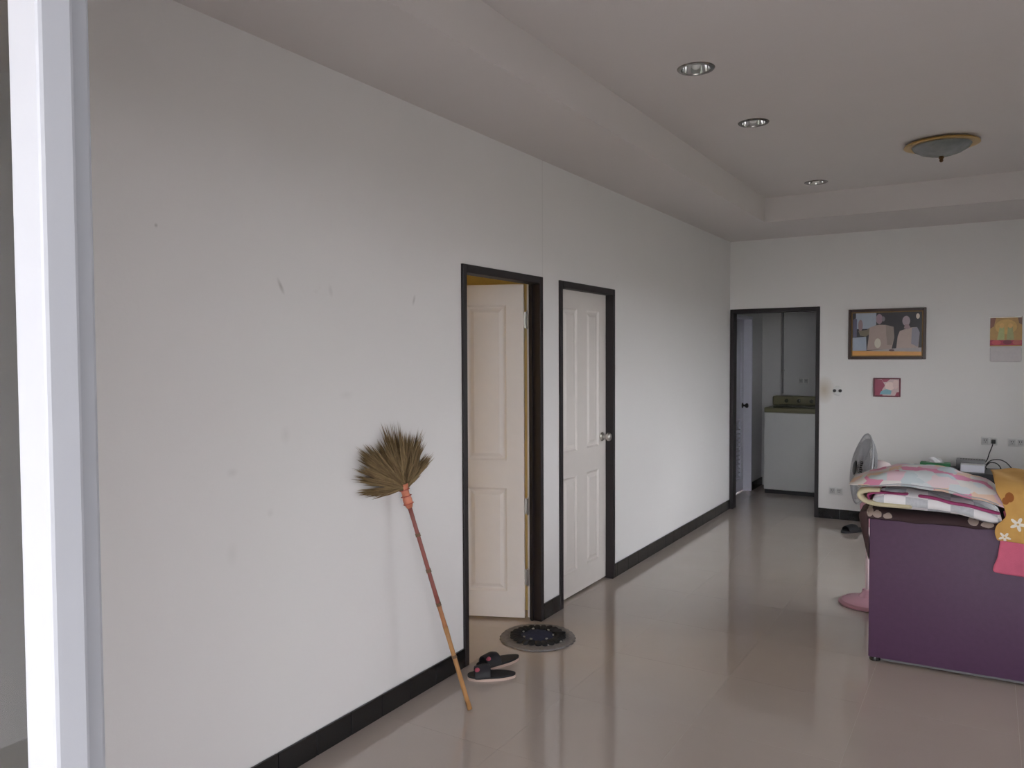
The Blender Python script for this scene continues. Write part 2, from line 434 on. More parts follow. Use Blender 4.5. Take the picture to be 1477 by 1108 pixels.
window('fill_window_1', 'unseen white framed side window added to fill the room with light', 0, RW, RW+.1, WIN1, 4)

# ------------------------------------------------------------------ bedroom behind door 1
BX0, BY0, BY1 = -3.2, .95, 4.17
WIN2 = (1.4, 3.2, .9, 2.1)
bm = NB(); gridwall(bm, 0, BX0-.1, BX0, [BY0-.1, BY1+.1], [0, 2.8], [WIN2]); tag(obj('wall_bedroom_far', bm, WCREAM), 'cream bedroom wall with window', 'wall', kind='structure')
bm = NB(); gridwall(bm, 1, BY1, BY1+.08, [BX0, -.1], [0, 2.8], []); tag(obj('wall_bedroom_right', bm, WCREAM), 'cream bedroom wall behind the open door', 'wall', kind='structure')
bm = NB(); gridwall(bm, 1, BY0-.1, BY0, [BX0, -.1], [0, 2.8], []); tag(obj('wall_bedroom_left', bm, WCREAM), 'cream bedroom wall near the entrance', 'wall', kind='structure')
bm = NB(); box(bm, BX0-.1, -.1, BY0-.1, BY1+.08, 2.6, 2.8); tag(obj('ceiling_bedroom', bm, WCREAM), 'cream bedroom ceiling', 'ceiling', kind='structure')
bm = NB(); gridwall(bm, 0, BX0-.1, BX0, [BY1+.1, DB], [0, 2.8], []); tag(obj('wall_leak_block_far', bm, WP), 'white far wall of the unseen room added behind the closed door', 'wall', kind='structure')  # unseen room shell added to stop light leaking under the closed door
bm = NB(); gridwall(bm, 1, DB, DB+.1, [BX0-.1, -.2], [0, 2.8], []); tag(obj('wall_leak_block_right', bm, WP), 'white end wall of the unseen room added behind the closed door', 'wall', kind='structure')
bm = NB(); box(bm, BX0-.1, -.1, BY1+.08, DB+.1, 2.6, 2.8); tag(obj('ceiling_leak_block', bm, WP), 'white ceiling of the unseen room added behind the closed door', 'ceiling', kind='structure')
window('window_2', 'unseen bedroom window with panes tinted to warm the light', 0, BX0-.1, BX0, WIN2, 2, glass_mat('warm_light_tint_glass', (.98, .84, .56, 1)))  # pane tint stands in for a curtain, warming the bedroom light

# ------------------------------------------------------------------ kitchen behind the doorway
KX0, KX1, KY = -.085, 2.2, 9.79
KD = (8.42, 9.235)
bm = NB(); gridwall(bm, 0, KX0-.16, KX0, [DB+.1, KY+.1], [0, 2.8], [(KD[0], KD[1], 0, 2.03)]); tag(obj('wall_kitchen_left', bm, WKIT), 'grey white kitchen side wall with a recessed door', 'wall', kind='structure')
bm = NB(); gridwall(bm, 1, KY, KY+.1, [KX0, KX1], [0, 2.8], []); tag(obj('wall_kitchen_back', bm, WKIT), 'grey white kitchen wall behind the washing machine', 'wall', kind='structure')
WIN3 = (8.6, 9.1, 1.4, 1.9)  # window added out of view to light the kitchen
bm = NB(); gridwall(bm, 0, KX1, KX1+.1, [DB+.1, KY+.1], [0, 2.8], [WIN3]); tag(obj('wall_kitchen_right', bm, WKIT), 'grey white kitchen wall with added window', 'wall', kind='structure')
bm = NB(); box(bm, KX0-.16, KX1+.1, DB+.1, KY+.1, 2.55, 2.8); tag(obj('ceiling_kitchen', bm, WKIT), 'plain kitchen ceiling', 'ceiling', kind='structure')
bm = NB(); box(bm, KX0, .135, KY-.07, KY, 0, 2.55); tag(obj('trim_1', bm, WKIT), 'shallow corner pier on the kitchen wall', 'pier', kind='structure')
window('fill_window_3', 'small unseen window added to light the kitchen', 0, KX1, KX1+.1, WIN3, 2)
skirting('baseboard_kitchen', 'black tile baseboard beside the washing machine', [(KD[1], KY-.07, KX0, 1, [9.45, 9.65]), (DB+.1, KD[0], KX0, 1, [8.3])], 1)
LAV = mat('pale_lavender_door_paint', (.72, .73, .82, 1), rough=.4, var=.03)
d4 = thing('door_4', 'pale lavender kitchen side door with a louvred lower panel', 'door', (KX0, KD[0], 0), kind='structure')
door_parts = []
def P4(nm, m, par, *a, **k):
    bm = NB(); box(bm, *a, **k); return obj(nm, bm, m, par)
for a, b in ((KD[0], KD[0]+.03), (KD[1]-.03, KD[1])):
    P4('jamb', LAV, d4, KX0-.155, KX0+.008, a, b, 0, 2.03, bev=.002, seg=1)
P4('head', LAV, d4, KX0-.155, KX0+.008, KD[0]+.03, KD[1]-.03, 2.0, 2.03, bev=.002, seg=1)
bm = NB(); gridwall(bm, 0, KX0-.12, KX0-.085, [KD[0]+.032, KD[1]-.032], [.01, 1.998], [(KD[0]+.13, KD[1]-.13, .15, .85), (KD[0]+.13, KD[1]-.13, 1.05, 1.85)])
l4 = obj('leaf', bm, LAV, d4)
P4('panel', LAV, l4, KX0-.11, KX0-.095, KD[0]+.125, KD[1]-.125, 1.045, 1.855)
P4('louvre_light_block', LAV, l4, KX0-.1195, KX0-.114, KD[0]+.125, KD[1]-.125, .145, .855)  # backing added to stop outside light through the slats
for k in range(14):
    bm = NB(); box(bm, -.008, .012, KD[0]+.128, KD[1]-.128, -.004, .004, mtx=Matrix.Translation((KX0-.103, 0, .175+.05*k)) @ Matrix.Rotation(math.radians(35), 4, 'Y')); obj('louvre_slat', bm, LAV, l4)
knob(l4, (KX0-.085, KD[1]-.09, 1.0), (0, PI/2, 0), PLASTICB)
for c in d4.children: c.matrix_parent_inverse = Matrix.Translation(-Vector(d4.location))

# ------------------------------------------------------------------ outdoors in front of the entrance (light comes from here)
PAVE = mat('porch_cement', (.55, .54, .52, 1), rough=.8, var=.1, bump=.2)  # unseen porch floor, tone kept pale to bounce light indoors
bm = NB(); box(bm, -1.5, 5.5, -6.2, FY-.1, -.12, -.005); tag(obj('porch_floor', bm, PAVE), 'unseen cement porch floor kept pale to bounce light indoors', 'porch', kind='structure')
bm = NB(); box(bm, -60, 60, -60, 60, -.5, -.121); tag(obj('ground', bm, mat('low_bounce_grass', (.10, .10, .075, 1), rough=.9, var=.25, scale=3)), 'unseen grassy yard kept dark to cut bounced light', 'ground', kind='structure')  # unseen ground darkened so little light bounces up through the side window
bm = NB(); box(bm, -1.5, 5.5, -3.0, FY-.1, 2.75, 2.9); tag(obj('porch_roof', bm, CEIL), 'unseen flat porch roof sized to limit light at the entrance', 'roof', kind='structure')  # unseen roof, depth set to cut sky light on the stile
bm = NB(); gridwall(bm, 0, -1.3, -1.15, [-6.2, FY-.1], [-.12, 2.75], []); tag(obj('wall_porch_light_block', bm, WP), 'unseen white wall added left of the entrance to dull the glass reflection', 'wall', kind='structure')  # wall added out of view to grey the pane reflection and block light

bm = NB(); box(bm, RW+.1, RW+1.2, FY-.1, 9.9, 2.35, 2.45); tag(obj('added_eave', bm, CEIL), 'flat eave out of view, cutting sky light at the side window', 'roof', kind='structure')  # overhang added out of view to block high sky light

# ------------------------------------------------------------------ sofa seen from behind
SA = math.radians(2.2)
PURPLE = mat('purple_vinyl', (.070, .028, .074, 1), rough=.55, var=.12, scale=40, bump=.15, bscale=220)
PURPLE_D = mat('dark_purple_fabric', (.05, .018, .05, 1), rough=.7, var=.15, scale=40)
def at_sofa(name, label, cat, **k): return thing(name, label, cat, (1.757, 4.372, 0), SA, **k)
sofa = at_sofa('sofa', 'purple vinyl sofa with its plain back towards the entrance', 'sofa')
SL = 1.72
def PB(nm, par, m, *a, smooth=False, **k):
    bm = NB(); box(bm, *a, **k); return obj(nm, bm, m, par, smooth=smooth)
PB('back_panel', sofa, PURPLE, 0, SL, 0, .03, .022, .742, bev=.006, seg=2, smooth=True)
PB('backrest', sofa, PURPLE, .004, SL-.004, .031, .24, .25, .762, bev=.035, seg=4, smooth=True)
PB('base', sofa, PURPLE, .004, SL-.004, .031, .82, .022, .25, bev=.01, smooth=True)
for a, b in ((.004, .17), (SL-.17, SL-.004)): PB('arm', sofa, PURPLE, a, b, .241, .84, .251, .56, bev=.04, seg=4, smooth=True)
for k in range(2):
    a = .172+k*(SL-.344)/2
    PB('seat_cushion', sofa, PURPLE_D, a+.002, a+(SL-.344)/2-.002, .242, .84, .251, .40, bev=.035, seg=4, smooth=True)
for x in (.03, SL-.03):
    for y in (.035, .78):
        bm = NB(); lathe(bm, [(0, 0), (.026, 0), (.028, .006), (.024, .0225), (0, .0225)], 16, mtx=Matrix.Translation((x, y, 0))); obj('foot', bm, PLASTICB, sofa, smooth=True)
PB('bottom_strip', sofa, mat('grey_webbing', (.12, .12, .13, 1), rough=.7), .06, SL-.06, .006, .03, .012, .0225)

# dark floral throw over the backrest
def throw_mat():
    m = bpy.data.materials.new('dark_brown_floral_cloth'); m.use_nodes = True; t = NT(m); b = t.n['Principled BSDF']; b.inputs['Roughness'].default_value = .85
    x, y, z, oc = t.xyz(); nz = t.add('ShaderNodeTexNoise'); nz.inputs['Scale'].default_value = 30; t.link(oc, nz.inputs['Vector'])
    w1 = t.math('MULTIPLY', t.math('SUBTRACT', nz.outputs['Fac'], .5), .9)
    c = (.040, .020, .024, 1)
    for (fx, fz, rx, rz) in ((.035, .768, .02, .016), (.085, .765, .022, .013), (.46, .772, .022, .018), (.52, .764, .028, .013), (.00, .775, .016, .02), (.80, .766, .03, .015), (.95, .772, .025, .015), (1.2, .766, .03, .014), (1.45, .77, .03, .014)):
        d = t.math('SQRT', t.math('ADD', t.math('POWER', t.math('DIVIDE', t.math('SUBTRACT', x, fx), rx), 2.0), t.math('POWER', t.math('DIVIDE', t.math('SUBTRACT', z, fz), rz), 2.0)))
        c = t.mix(t.math('LESS_THAN', t.math('ADD', d, w1), 1.0), c, (.36, .29, .26, 1))
    t.link(c, b.inputs['Base Color']); return m
def sheet(name, rows, m, parent, thick=.006, sub=1, smooth='all'):
    """cloth from a list of rows of points, given thickness"""
    bm = NB(); V = [[bm.verts.new(p) for p in r] for r in rows]
    for a, b in zip(V, V[1:]):
        for i in range(len(a)-1): bm.faces.new((a[i], a[i+1], b[i+1], b[i]))
    bmesh.ops.recalc_face_normals(bm, faces=bm.faces[:])
    bmesh.ops.solidify(bm, geom=bm.faces[:], thickness=thick)
    o = obj(name, bm, m, parent, smooth=smooth)
    if sub: md = o.modifiers.new('sub', 'SUBSURF'); md.levels = sub; md.render_levels = sub
    return o
THROW = throw_mat()
th = at_sofa('throw_blanket', 'dark brown floral throw laid over the sofa back', 'blanket')
prof = [(-.012, .742), (-.013, .757), (-.002, .774), (.03, .787), (.10, .792), (.18, .790), (.235, .778), (.252, .74), (.258, .66)]
rows = []
NX = 46
for (y, z) in prof:
    r = []
    for i in range(NX+1):
        x = -.012+(SL+.024)*i/NX
        wv = .004*math.sin(x*23+y*9)+.003*math.sin(x*51)
        r.append((x, y-(.004 if y < 0 else 0)+wv*.3, z+wv*(1 if y > .0 else .9)))
    rows.append(r)
sheet('cover_cloth', rows, THROW, th, .005)
# flap hanging off the sofa end
rows = []
for k in range(7):
    t = k/6; z = .770-.25*t; w_ = 1-t
    rows.append([(-.003, -.002, z)]+[(-.055*w_**.8-.005, .0+.26*j/5+.02*t, z+.012*math.sin(j*1.3)*t) for j in range(6)])
rows.insert(0, [(-.010, p[1], .786) for p in rows[0]])
sheet('side_flap', rows, THROW, th, .005)

# folded quilt: checked body, cream lining wrapping the fold, magenta binding
def quilt_mat():
    m = bpy.data.materials.new('white_grey_checked_quilt'); m.use_nodes = True; t = NT(m); b = t.n['Principled BSDF']; b.inputs['Roughness'].default_value = .9
    x, y, z, oc = t.xyz()
    cx = t.math('FLOOR', t.math('DIVIDE', t.math('ADD', x, .03), .098)); cy = t.math('FLOOR', t.math('DIVIDE', t.math('ADD', y, 1.04), .1))
    par = t.math('FLOORED_MODULO', t.math('ADD', cx, cy), 2.0)
    nz = t.add('ShaderNodeTexNoise'); nz.inputs['Scale'].default_value = 60; t.link(oc, nz.inputs['Vector'])
    c = t.mix(par, (.80, .80, .83, 1), t.mix(nz.outputs['Fac'], (.40, .43, .48, 1), (.62, .64, .68, 1)))
    t.link(c, b.inputs['Base Color']); return m
def lump(bm, x0, x1, y0, y1, zb, zt, nx=28, ny=14, nz=8, e=3.0, wr=.006, seed=0):
    """soft pillow-like slab; zb, zt are functions of x giving lower/upper surface height"""
    rnd = random.Random(seed); ph = [rnd.uniform(0, 6) for _ in range(6)]
    mid = [(x0+x1)/2, (y0+y1)/2]; hx, hy = (x1-x0)/2, (y1-y0)/2
    def surf(u, v, top):
        # u,v in -1..1 ; thickness profile
        th = max(0, (1-abs(u)**e))**.5*max(0, (1-abs(v)**e))**.5
        x = mid[0]+hx*u; y = mid[1]+hy*v
        lo, hi = zb(x), zt(x); c = (lo+hi)/2; h = (hi-lo)/2
        w_ = wr*(math.sin(9*u+5*v+ph[0])+.7*math.sin(17*u-8*v+ph[1])+.5*math.sin(6*v+23*u+ph[2]))*th
        return (x, y, c+(h*th if top else -h*th)+(w_ if top else w_*.15))
    T = [[None]*(ny+1) for _ in range(nx+1)]; B = [[None]*(ny+1) for _ in range(nx+1)]
    def sp(k, n): return math.sin((k/n-.5)*PI)
    for i in range(nx+1):
        for j in range(ny+1):
            u, v = sp(i, nx), sp(j, ny)
            T[i][j] = bm.verts.new(surf(u, v, True))
            B[i][j] = T[i][j] if i in (0, nx) or j in (0, ny) else bm.verts.new(surf(u, v, False))
    for i in range(nx):
        for j in range(ny):
            bm.faces.new((T[i][j], T[i+1][j], T[i+1][j+1], T[i][j+1]))
            q = (B[i][j], B[i][j+1], B[i+1][j+1], B[i+1][j])
            if len(set(q)) >= 3:
                try: bm.faces.new(q)
                except ValueError: pass
def interp(pts):
    def f(x):
        if x <= pts[0][0]: return pts[0][1]
        for (a, za), (b, zb) in zip(pts, pts[1:]):
            if x <= b: t = (x-a)/(b-a); t = t*t*(3-2*t); return za+(zb-za)*t
        return pts[-1][1]
    return f
CREAM = mat('cream_quilt_lining', (.58, .53, .36, 1), rough=.9, var=.08, scale=30)
MAGENTA = mat('magenta_binding', (.33, .05, .16, 1), rough=.85)
quilt = at_sofa('folded_quilt', 'folded white and grey checked quilt with magenta binding on the sofa back', 'quilt')
qb = interp([(-.05, .797), (.15, .797), (.35, .795), (.58, .745)]); qt = interp([(-.05, .905), (.1, .918), (.25, .905), (.40, .88), (.58, .85)])
bm = NB(); lump(bm, .015, .575, -.050, .30, lambda x: qb(x)+.006, lambda x: qt(x)-.012, e=6, wr=.004, seed=2)
for v in bm.verts:
    if v.co.y > -.020: v.co.z = max(v.co.z, .802+.02*min(1, max(0, -v.co.y/.02))*0)
obj('quilt_body', bm, quilt_mat(), quilt, smooth='all')
# lining: C-shaped wrap round the left end
pf = [(.20, .812), (.10, .812), (.02, .814), (-.035, .832), (-.058, .866), (-.045, .894), (-.005, .906), (.05, .909)]
pf = [(p.x, p.z) for p in smoothpts([(a, 0, b) for a, b in pf], 4)]
rows = [[(a+.004*math.sin(k*2+a*20), -.055+.345*k/10, b+.003*math.sin(k*1.7)) for k in range(11)] for a, b in pf]
sheet('quilt_lining', rows, CREAM, quilt, .026)
pf = [(-.005, .845), (-.012, .868), (.005, .884), (.05, .892), (.18, .892)]
pf = [(p.x, p.z) for p in smoothpts([(a, 0, b) for a, b in pf], 4)]
rows = [[(a, -.0535+.33*k/8, b) for k in range(9)] for a, b in pf]
sheet('quilt_binding', rows, MAGENTA, quilt, .012)
rows = [[(x, -.048+.03*k/4, qt(x)-.016-.008*(k == 0)) for k in range(5)] for x in [.22+.35*i/16 for i in range(17)]]
sheet('quilt_binding', rows, MAGENTA, quilt, .012)

# patchwork pillow
def patch_mat():
    m = bpy.data.materials.new('pastel_patchwork_cotton'); m.use_nodes = True; t = NT(m); b = t.n['Principled BSDF']; b.inputs['Roughness'].default_value = .85
    x, y, z, oc = t.xyz()
    mp = t.add('ShaderNodeMapping'); mp.inputs['Scale'].default_value = (1, 1, 1.6); t.link(oc, mp.inputs[0])
    v = t.add('ShaderNodeTexVoronoi'); v.inputs['Scale'].default_value = 13; v.inputs['Randomness'].default_value = .75; v.distance = 'CHEBYCHEV'; t.link(mp.outputs[0], v.inputs['Vector'])
    sp = t.add('ShaderNodeSeparateColor'); t.link(v.outputs['Color'], sp.inputs[0])
    cr = t.add('ShaderNodeValToRGB'); cr.color_ramp.interpolation = 'CONSTANT'
    cols = [(.72, .60, .64), (.62, .67, .70), (.72, .70, .70), (.68, .27, .42), (.74, .55, .44), (.52, .60, .64), (.70, .52, .60), (.70, .68, .66)]
    e = cr.color_ramp.elements; e[0].color = cols[0]+(1,); e[1].position = 1/8; e[1].color = cols[1]+(1,)
    for k in range(2, 8): n = e.new(k/8); n.color = cols[k]+(1,)
    t.link(sp.outputs[0], cr.inputs[0]); t.link(cr.outputs[0], b.inputs['Base Color']); return m
pil = at_sofa('patchwork_pillow', 'long pastel pink and blue patchwork pillow on top of the folded quilt', 'pillow')
pbz = interp([(-.09, .912), (.0, .925), (.15, .924), (.30, .910), (.46, .880), (.62, .845)]); ptz = interp([(-.09, .935), (.0, .968), (.15, 1.010), (.32, 1.005), (.48, .972), (.62, .92)])
bm = NB(); lump(bm, -.095, .60, -.080, .34, pbz, ptz, nx=44, ny=20, e=3.4, wr=.004, seed=5)
for v in bm.verts:
    if v.co.y < -.045: v.co.z -= .024*min(1, (-.045-v.co.y)/.03)*min(1, max(0, (v.co.x+.095)/.12))
pil_o = obj('pillow_case', bm, patch_mat(), pil, smooth='all')
seamp = [(x, -.079, (pbz(x)+ptz(x))/2-.024) for x in [-.04+.60*i/24 for i in range(25)]]
bm = NB(); tube(bm, seamp, .003, 6); obj('piping', bm, mat('grey_piping', (.35, .37, .40, 1), rough=.8), pil, smooth='all')

# orange flowered cloth and pink towel hanging over the sofa back
def orange_mat():
    m = bpy.data.materials.new('orange_flowered_cotton'); m.use_nodes = True; t = NT(m); b = t.n['Principled BSDF']; b.inputs['Roughness'].default_value = .85
    x, y, z, oc = t.xyz(); nz = t.add('ShaderNodeTexNoise'); nz.inputs['Scale'].default_value = 16; t.link(oc, nz.inputs['Vector'])
    c = t.mix(nz.outputs['Fac'], (.50, .27, .075, 1), (.66, .40, .12, 1))
    for (fx, fz, R, rot) in ((.635, .795, .034, .3), (.585, .725, .026, 1.0), (.78, .86, .034, .8), (.86, .74, .034, 0), (1.0, .82, .034, .5), (.73, .69, .028, .2)):
        dx = t.math('SUBTRACT', x, fx); dz = t.math('SUBTRACT', z, fz)
        r = t.math('SQRT', t.math('ADD', t.math('MULTIPLY', dx, dx), t.math('MULTIPLY', dz, dz)))
        a = t.math('ARCTAN2', dz, dx)
        lim = t.math('MULTIPLY', t.math('ADD', .68, t.math('MULTIPLY', .32, t.math('COSINE', t.math('ADD', t.math('MULTIPLY', a, 5.0), rot)))), R)
        c = t.mix(t.math('LESS_THAN', r, lim), c, (.80, .76, .68, 1))
        c = t.mix(t.math('LESS_THAN', r, R*.15), c, (.62, .40, .14, 1))
    for (fx, fz, R) in ((.600, .918, .018), (.585, .90, .014), (.70, .86, .008), (.81, .92, .02)):
        dx = t.math('SUBTRACT', x, fx); dz = t.math('MULTIPLY', t.math('SUBTRACT', z, fz), .8)
        r = t.math('SQRT', t.math('ADD', t.math('MULTIPLY', dx, dx), t.math('MULTIPLY', dz, dz)))
        c = t.mix(t.math('LESS_THAN', r, R), c, (.30, .10, .02, 1))
    t.link(c, b.inputs['Base Color']); return m
clo = at_sofa('orange_cloth', 'orange cotton cloth with white flowers hanging over the sofa back', 'cloth')
path = [(.36, .995), (.22, .995), (.08, .99), (-.04, .975), (-.098, .93), (-.102, .86), (-.094, .80), (-.082, .75), (-.074, .705)]
path = [(p.y, p.z) for p in smoothpts([(0, a, b) for a, b in path], 3)]
edge = interp([(.70, .557), (.745, .545), (.77, .548), (.83, .590), (.88, .575), (.95, .545), (1.0, .54)])
rows = []
for (y, z) in path:
    r = []
    hang = max(0, min(1, (.93-z)/.2)) if y < 0 else 0
    for i in range(31):
        t = i/30; zz = z-.022*t*hang
        x = edge(zz if y < 0 else 1.0)*(1-t)+1.22*t
        fold = (.010*math.sin(i*.9+zz*9)+.006*math.sin(i*2.1))*(.3+hang)
        r.append((x, y+fold-.012*hang, zz+(.008*math.sin(i*.8+y*12) if y > 0 else 0)-.10*max(0, t-.75)*(1-hang)))
    rows.append(r)
sheet('cloth_sheet', rows, orange_mat(), clo, .006)
PINK = mat('hot_pink_towel', (.60, .13, .22, 1), rough=.95, var=.22, scale=14, bump=.4, bscale=260)
tow = at_sofa('pink_towel', 'hot pink towel hanging below the orange flowered cloth', 'towel')
rows = []
pe = interp([(.49, .565), (.52, .542), (.56, .540), (.63, .560), (.70, .568), (.75, .585), (.80, .59)])
tp = [(.22, .806), (.10, .806), (.0, .806), (-.030, .797), (-.040, .775)]+[(-.040, .755-.21*k/12) for k in range(13)]
for k, (ty, tz) in enumerate(tp):
    r = []; kk = max(0, k-5)
    for i in range(27):
        t = i/26; zz = tz-.055*t*min(1, kk/8)*(.6+.4*math.cos(t*3))
        r.append((pe(tz)*(1-t)+1.15*t, ty+(.006*math.sin(i*.8+k*.2)-.006*min(1, kk/5) if kk else 0), zz))
    rows.append(r)
sheet('towel_sheet', rows, PINK, tow, .010)

# ------------------------------------------------------------------ pedestal fan
FANP = mat('pink_plastic', (.66, .36, .44, 1), rough=.25, var=.03)
FANPD = mat('dusty_pink_plastic', (.42, .20, .24, 1), rough=.35, var=.04)
GREYW = mat('grey_wire', (.42, .42, .44, 1), rough=.4)
fan = thing('pedestal_fan', 'pink pedestal fan with grey wire guard standing behind the sofa', 'fan', (1.632, 5.36, 0))
bm = NB(); lathe(bm, [(0, 0), (.160, 0), (.168, .006), (.168, .014), (.160, .022), (.150, .024)], 48); bs = obj('base', bm, FANPD, fan, smooth=True)
bm = NB(); lathe(bm, [(.150, .0235), (.135, .034), (.09, .045), (.05, .052), (.032, .075), (.026, .10), (0, .10)], 48); obj('base_cover', bm, FANP, bs, smooth=True)
bm = NB(); tube(bm, [(0, 0, .09), (0, 0, .62)], .0115, 16); obj('pole', bm, mat('pale_pink_tube', (.74, .58, .60, 1), rough=.3), fan, smooth=True)
bm = NB(); lathe(bm, [(0, .50), (.02, .50), (.024, .515), (.024, .555), (.018, .565), (0, .565)], 20); obj('height_collar', bm, FANP, fan, smooth=True)
bm = NB(); box(bm, -.045, .04, -.035, .035, .60, .74, bev=.015, seg=3); obj('control_box', bm, FANP, fan, smooth=True)
bm = NB(); tube(bm, [(0, 0, .735), (.012, 0, .78), (.02, 0, .835)], [.022, .02, .022], 14); obj('neck', bm, FANP, fan, smooth=True)
# head: axis -X turned 25 deg towards the entrance, tilted up
head = bpy.data.objects.new('head', None); COL.objects.link(head); head.parent = fan
HM = Matrix.Translation((-.035, -.02, .865)) @ Matrix.Rotation(math.radians(20), 4, 'Z') @ Matrix.Rotation(math.radians(9), 4, 'Y') @ Matrix.Rotation(-PI/2, 4, 'Y')
# in head-local coords +z points out of the fan front
bm = NB(); R = .222
def wire_cage(bm, sgn, depth, n):
    for k in range(n):
        a = 2*PI*k/n; pts = []
        for q in range(7):
            t = q/6; r = .035+(R-.035)*t; pts.append((r*math.cos(a), r*math.sin(a), sgn*depth*(1-t**3)))
        tube(bm, pts, .0014, 4)
    for rr in (.09, .15, .195): tube(bm, [(rr*math.cos(2*PI*i/40), rr*math.sin(2*PI*i/40), sgn*depth*(1-((rr-.035)/(R-.035))**3)) for i in range(40)], .0016, 4, closed=True)
def hobj(nm, bm, m):
    bmesh.ops.transform(bm, matrix=HM, verts=bm.verts[:]); return obj(nm, bm, m, head, smooth='all')
wire_cage(bm, 1, .042, 60); hobj('front_guard', bm, GREYW)
bm = NB(); wire_cage(bm, -1, .06, 60); hobj('rear_guard', bm, GREYW)
bm = NB(); tube(bm, [(R*math.cos(2*PI*i/48), R*math.sin(2*PI*i/48), 0) for i in range(48)], .0055, 8, closed=True); hobj('guard_rim', bm, GREYW)
bm = NB(); lathe(bm, [(0, .052), (.034, .050), (.046, .044), (.046, .038), (0, .038)], 24); hobj('guard_badge', bm, PLASTICB)
BLADE = mat('smoke_grey_blade', (.38, .38, .40, 1), rough=.3)
for k in range(3):
    bm = NB(); V = []
    for i in range(9):
        r = .032+.165*i/8; wd = math.radians(30+18*math.sin(PI*min(1, i/8)*.75))
        row = []
        for j in range(7):
            a = 2*PI*k/3+wd*(j/6-.3)*1.9+.25*(i/8); row.append(bm.verts.new((r*math.cos(a), r*math.sin(a), .018*(j/6-.5)*2*(1-.35*i/8))))
        V.append(row)
    for a, b in zip(V, V[1:]):
        for j in range(6): bm.faces.new((a[j], a[j+1], b[j+1], b[j]))
    bmesh.ops.solidify(bm, geom=bm.faces[:], thickness=.002)
    hobj('blade', bm, BLADE)
bm = NB(); lathe(bm, [(0, .034), (.035, .032), (.05, .018), (.05, -.025), (0, -.025)], 24); hobj('hub', bm, PLASTICB)
bm = NB(); lathe(bm, [(0, -.062), (.06, -.062), (.074, -.075), (.074, -.12), (.062, -.155), (.035, -.172), (0, -.175)], 28); hobj('motor_housing', bm, mat('pale_pink_plastic', (.60, .50, .50, 1), rough=.3))

# ------------------------------------------------------------------ grass broom leaning on the wall
foot = hit(678, 1024, 2, .0); tie = hit(588, 722, 0, .075)
broom = thing('grass_broom', 'bamboo handled grass broom leaning upside down on the white wall', 'broom', foot)
def bl(v): return Vector(v)-foot
ax = (tie-foot)
BAM = mat('yellow_bamboo', (.42, .215, .08, 1), rough=.4, var=.18, scale=30); REDB = mat('red_brown_bamboo', (.26, .075, .06, 1), rough=.4, var=.2, scale=30)
NODE = mat('bamboo_node', (.16, .09, .045, 1), rough=.5)
def seg(nm, t0, t1, r0, r1, m): 
    bm = NB(); tube(bm, [ax*(t0+(t1-t0)*k/6)+Vector((0, 0, .0)) for k in range(7)], [r0+(r1-r0)*k/6+(.0012 if k in (0, 6) else 0) for k in range(7)], 10); return obj(nm, bm, m, broom, smooth='all')
seg('handle_lower', .004, .40, .0105, .0102, BAM); seg('handle_middle', .40, .50, .0102, .0098, mat('orange_bamboo', (.40, .17, .07, 1), rough=.4, var=.25, scale=25)); seg('handle_upper', .50, .985, .0098, .009, REDB)
for t in (.25, .50, .66, .83): seg('bamboo_node', t, t+.014, .0115, .0115, NODE)
axn = ax.normalized()
bm = NB()
tube(bm, [ax*.965, ax*.985, ax*1.005, ax*1.03, ax*1.055, ax*1.075], [.012, .020, .021, .0165, .019, .024], 14); obj('binding', bm, mat('orange_plastic_strapping', (.62, .21, .12, 1), rough=.45, var=.2, scale=40), broom, smooth='all')
for t in (.985, 1.02, 1.05):
    bm = NB(); rr = .0225; u = axn.cross(Vector((1, 0, 0))).normalized(); v = axn.cross(u)
    tube(bm, [ax*t+(u*math.cos(2*PI*i/16)+v*math.sin(2*PI*i/16))*rr for i in range(16)], .0022, 5, closed=True); obj('binding_cord', bm, mat('red_cord', (.5, .12, .09, 1), rough=.6), broom, smooth='all')
root = ax*1.06
tips = [(533, 717, .7), (522, 712, .9), (516, 690, 1), (517, 676, .96), (524, 662, 1), (519, 650, 1), (533, 644, .94), (547, 640, .9), (556, 616, 1), (561, 640, .9), (571, 613, 1), (583, 626, .98), (594, 627, .97), (607, 624, 1), (608, 640, .95), (622, 657, 1), (613, 668, .95), (603, 682, .85)]
T3 = [bl(hit(a, b, 0, .03)) for a, b, _ in tips]
bm = NB(); rnd = random.Random(3)
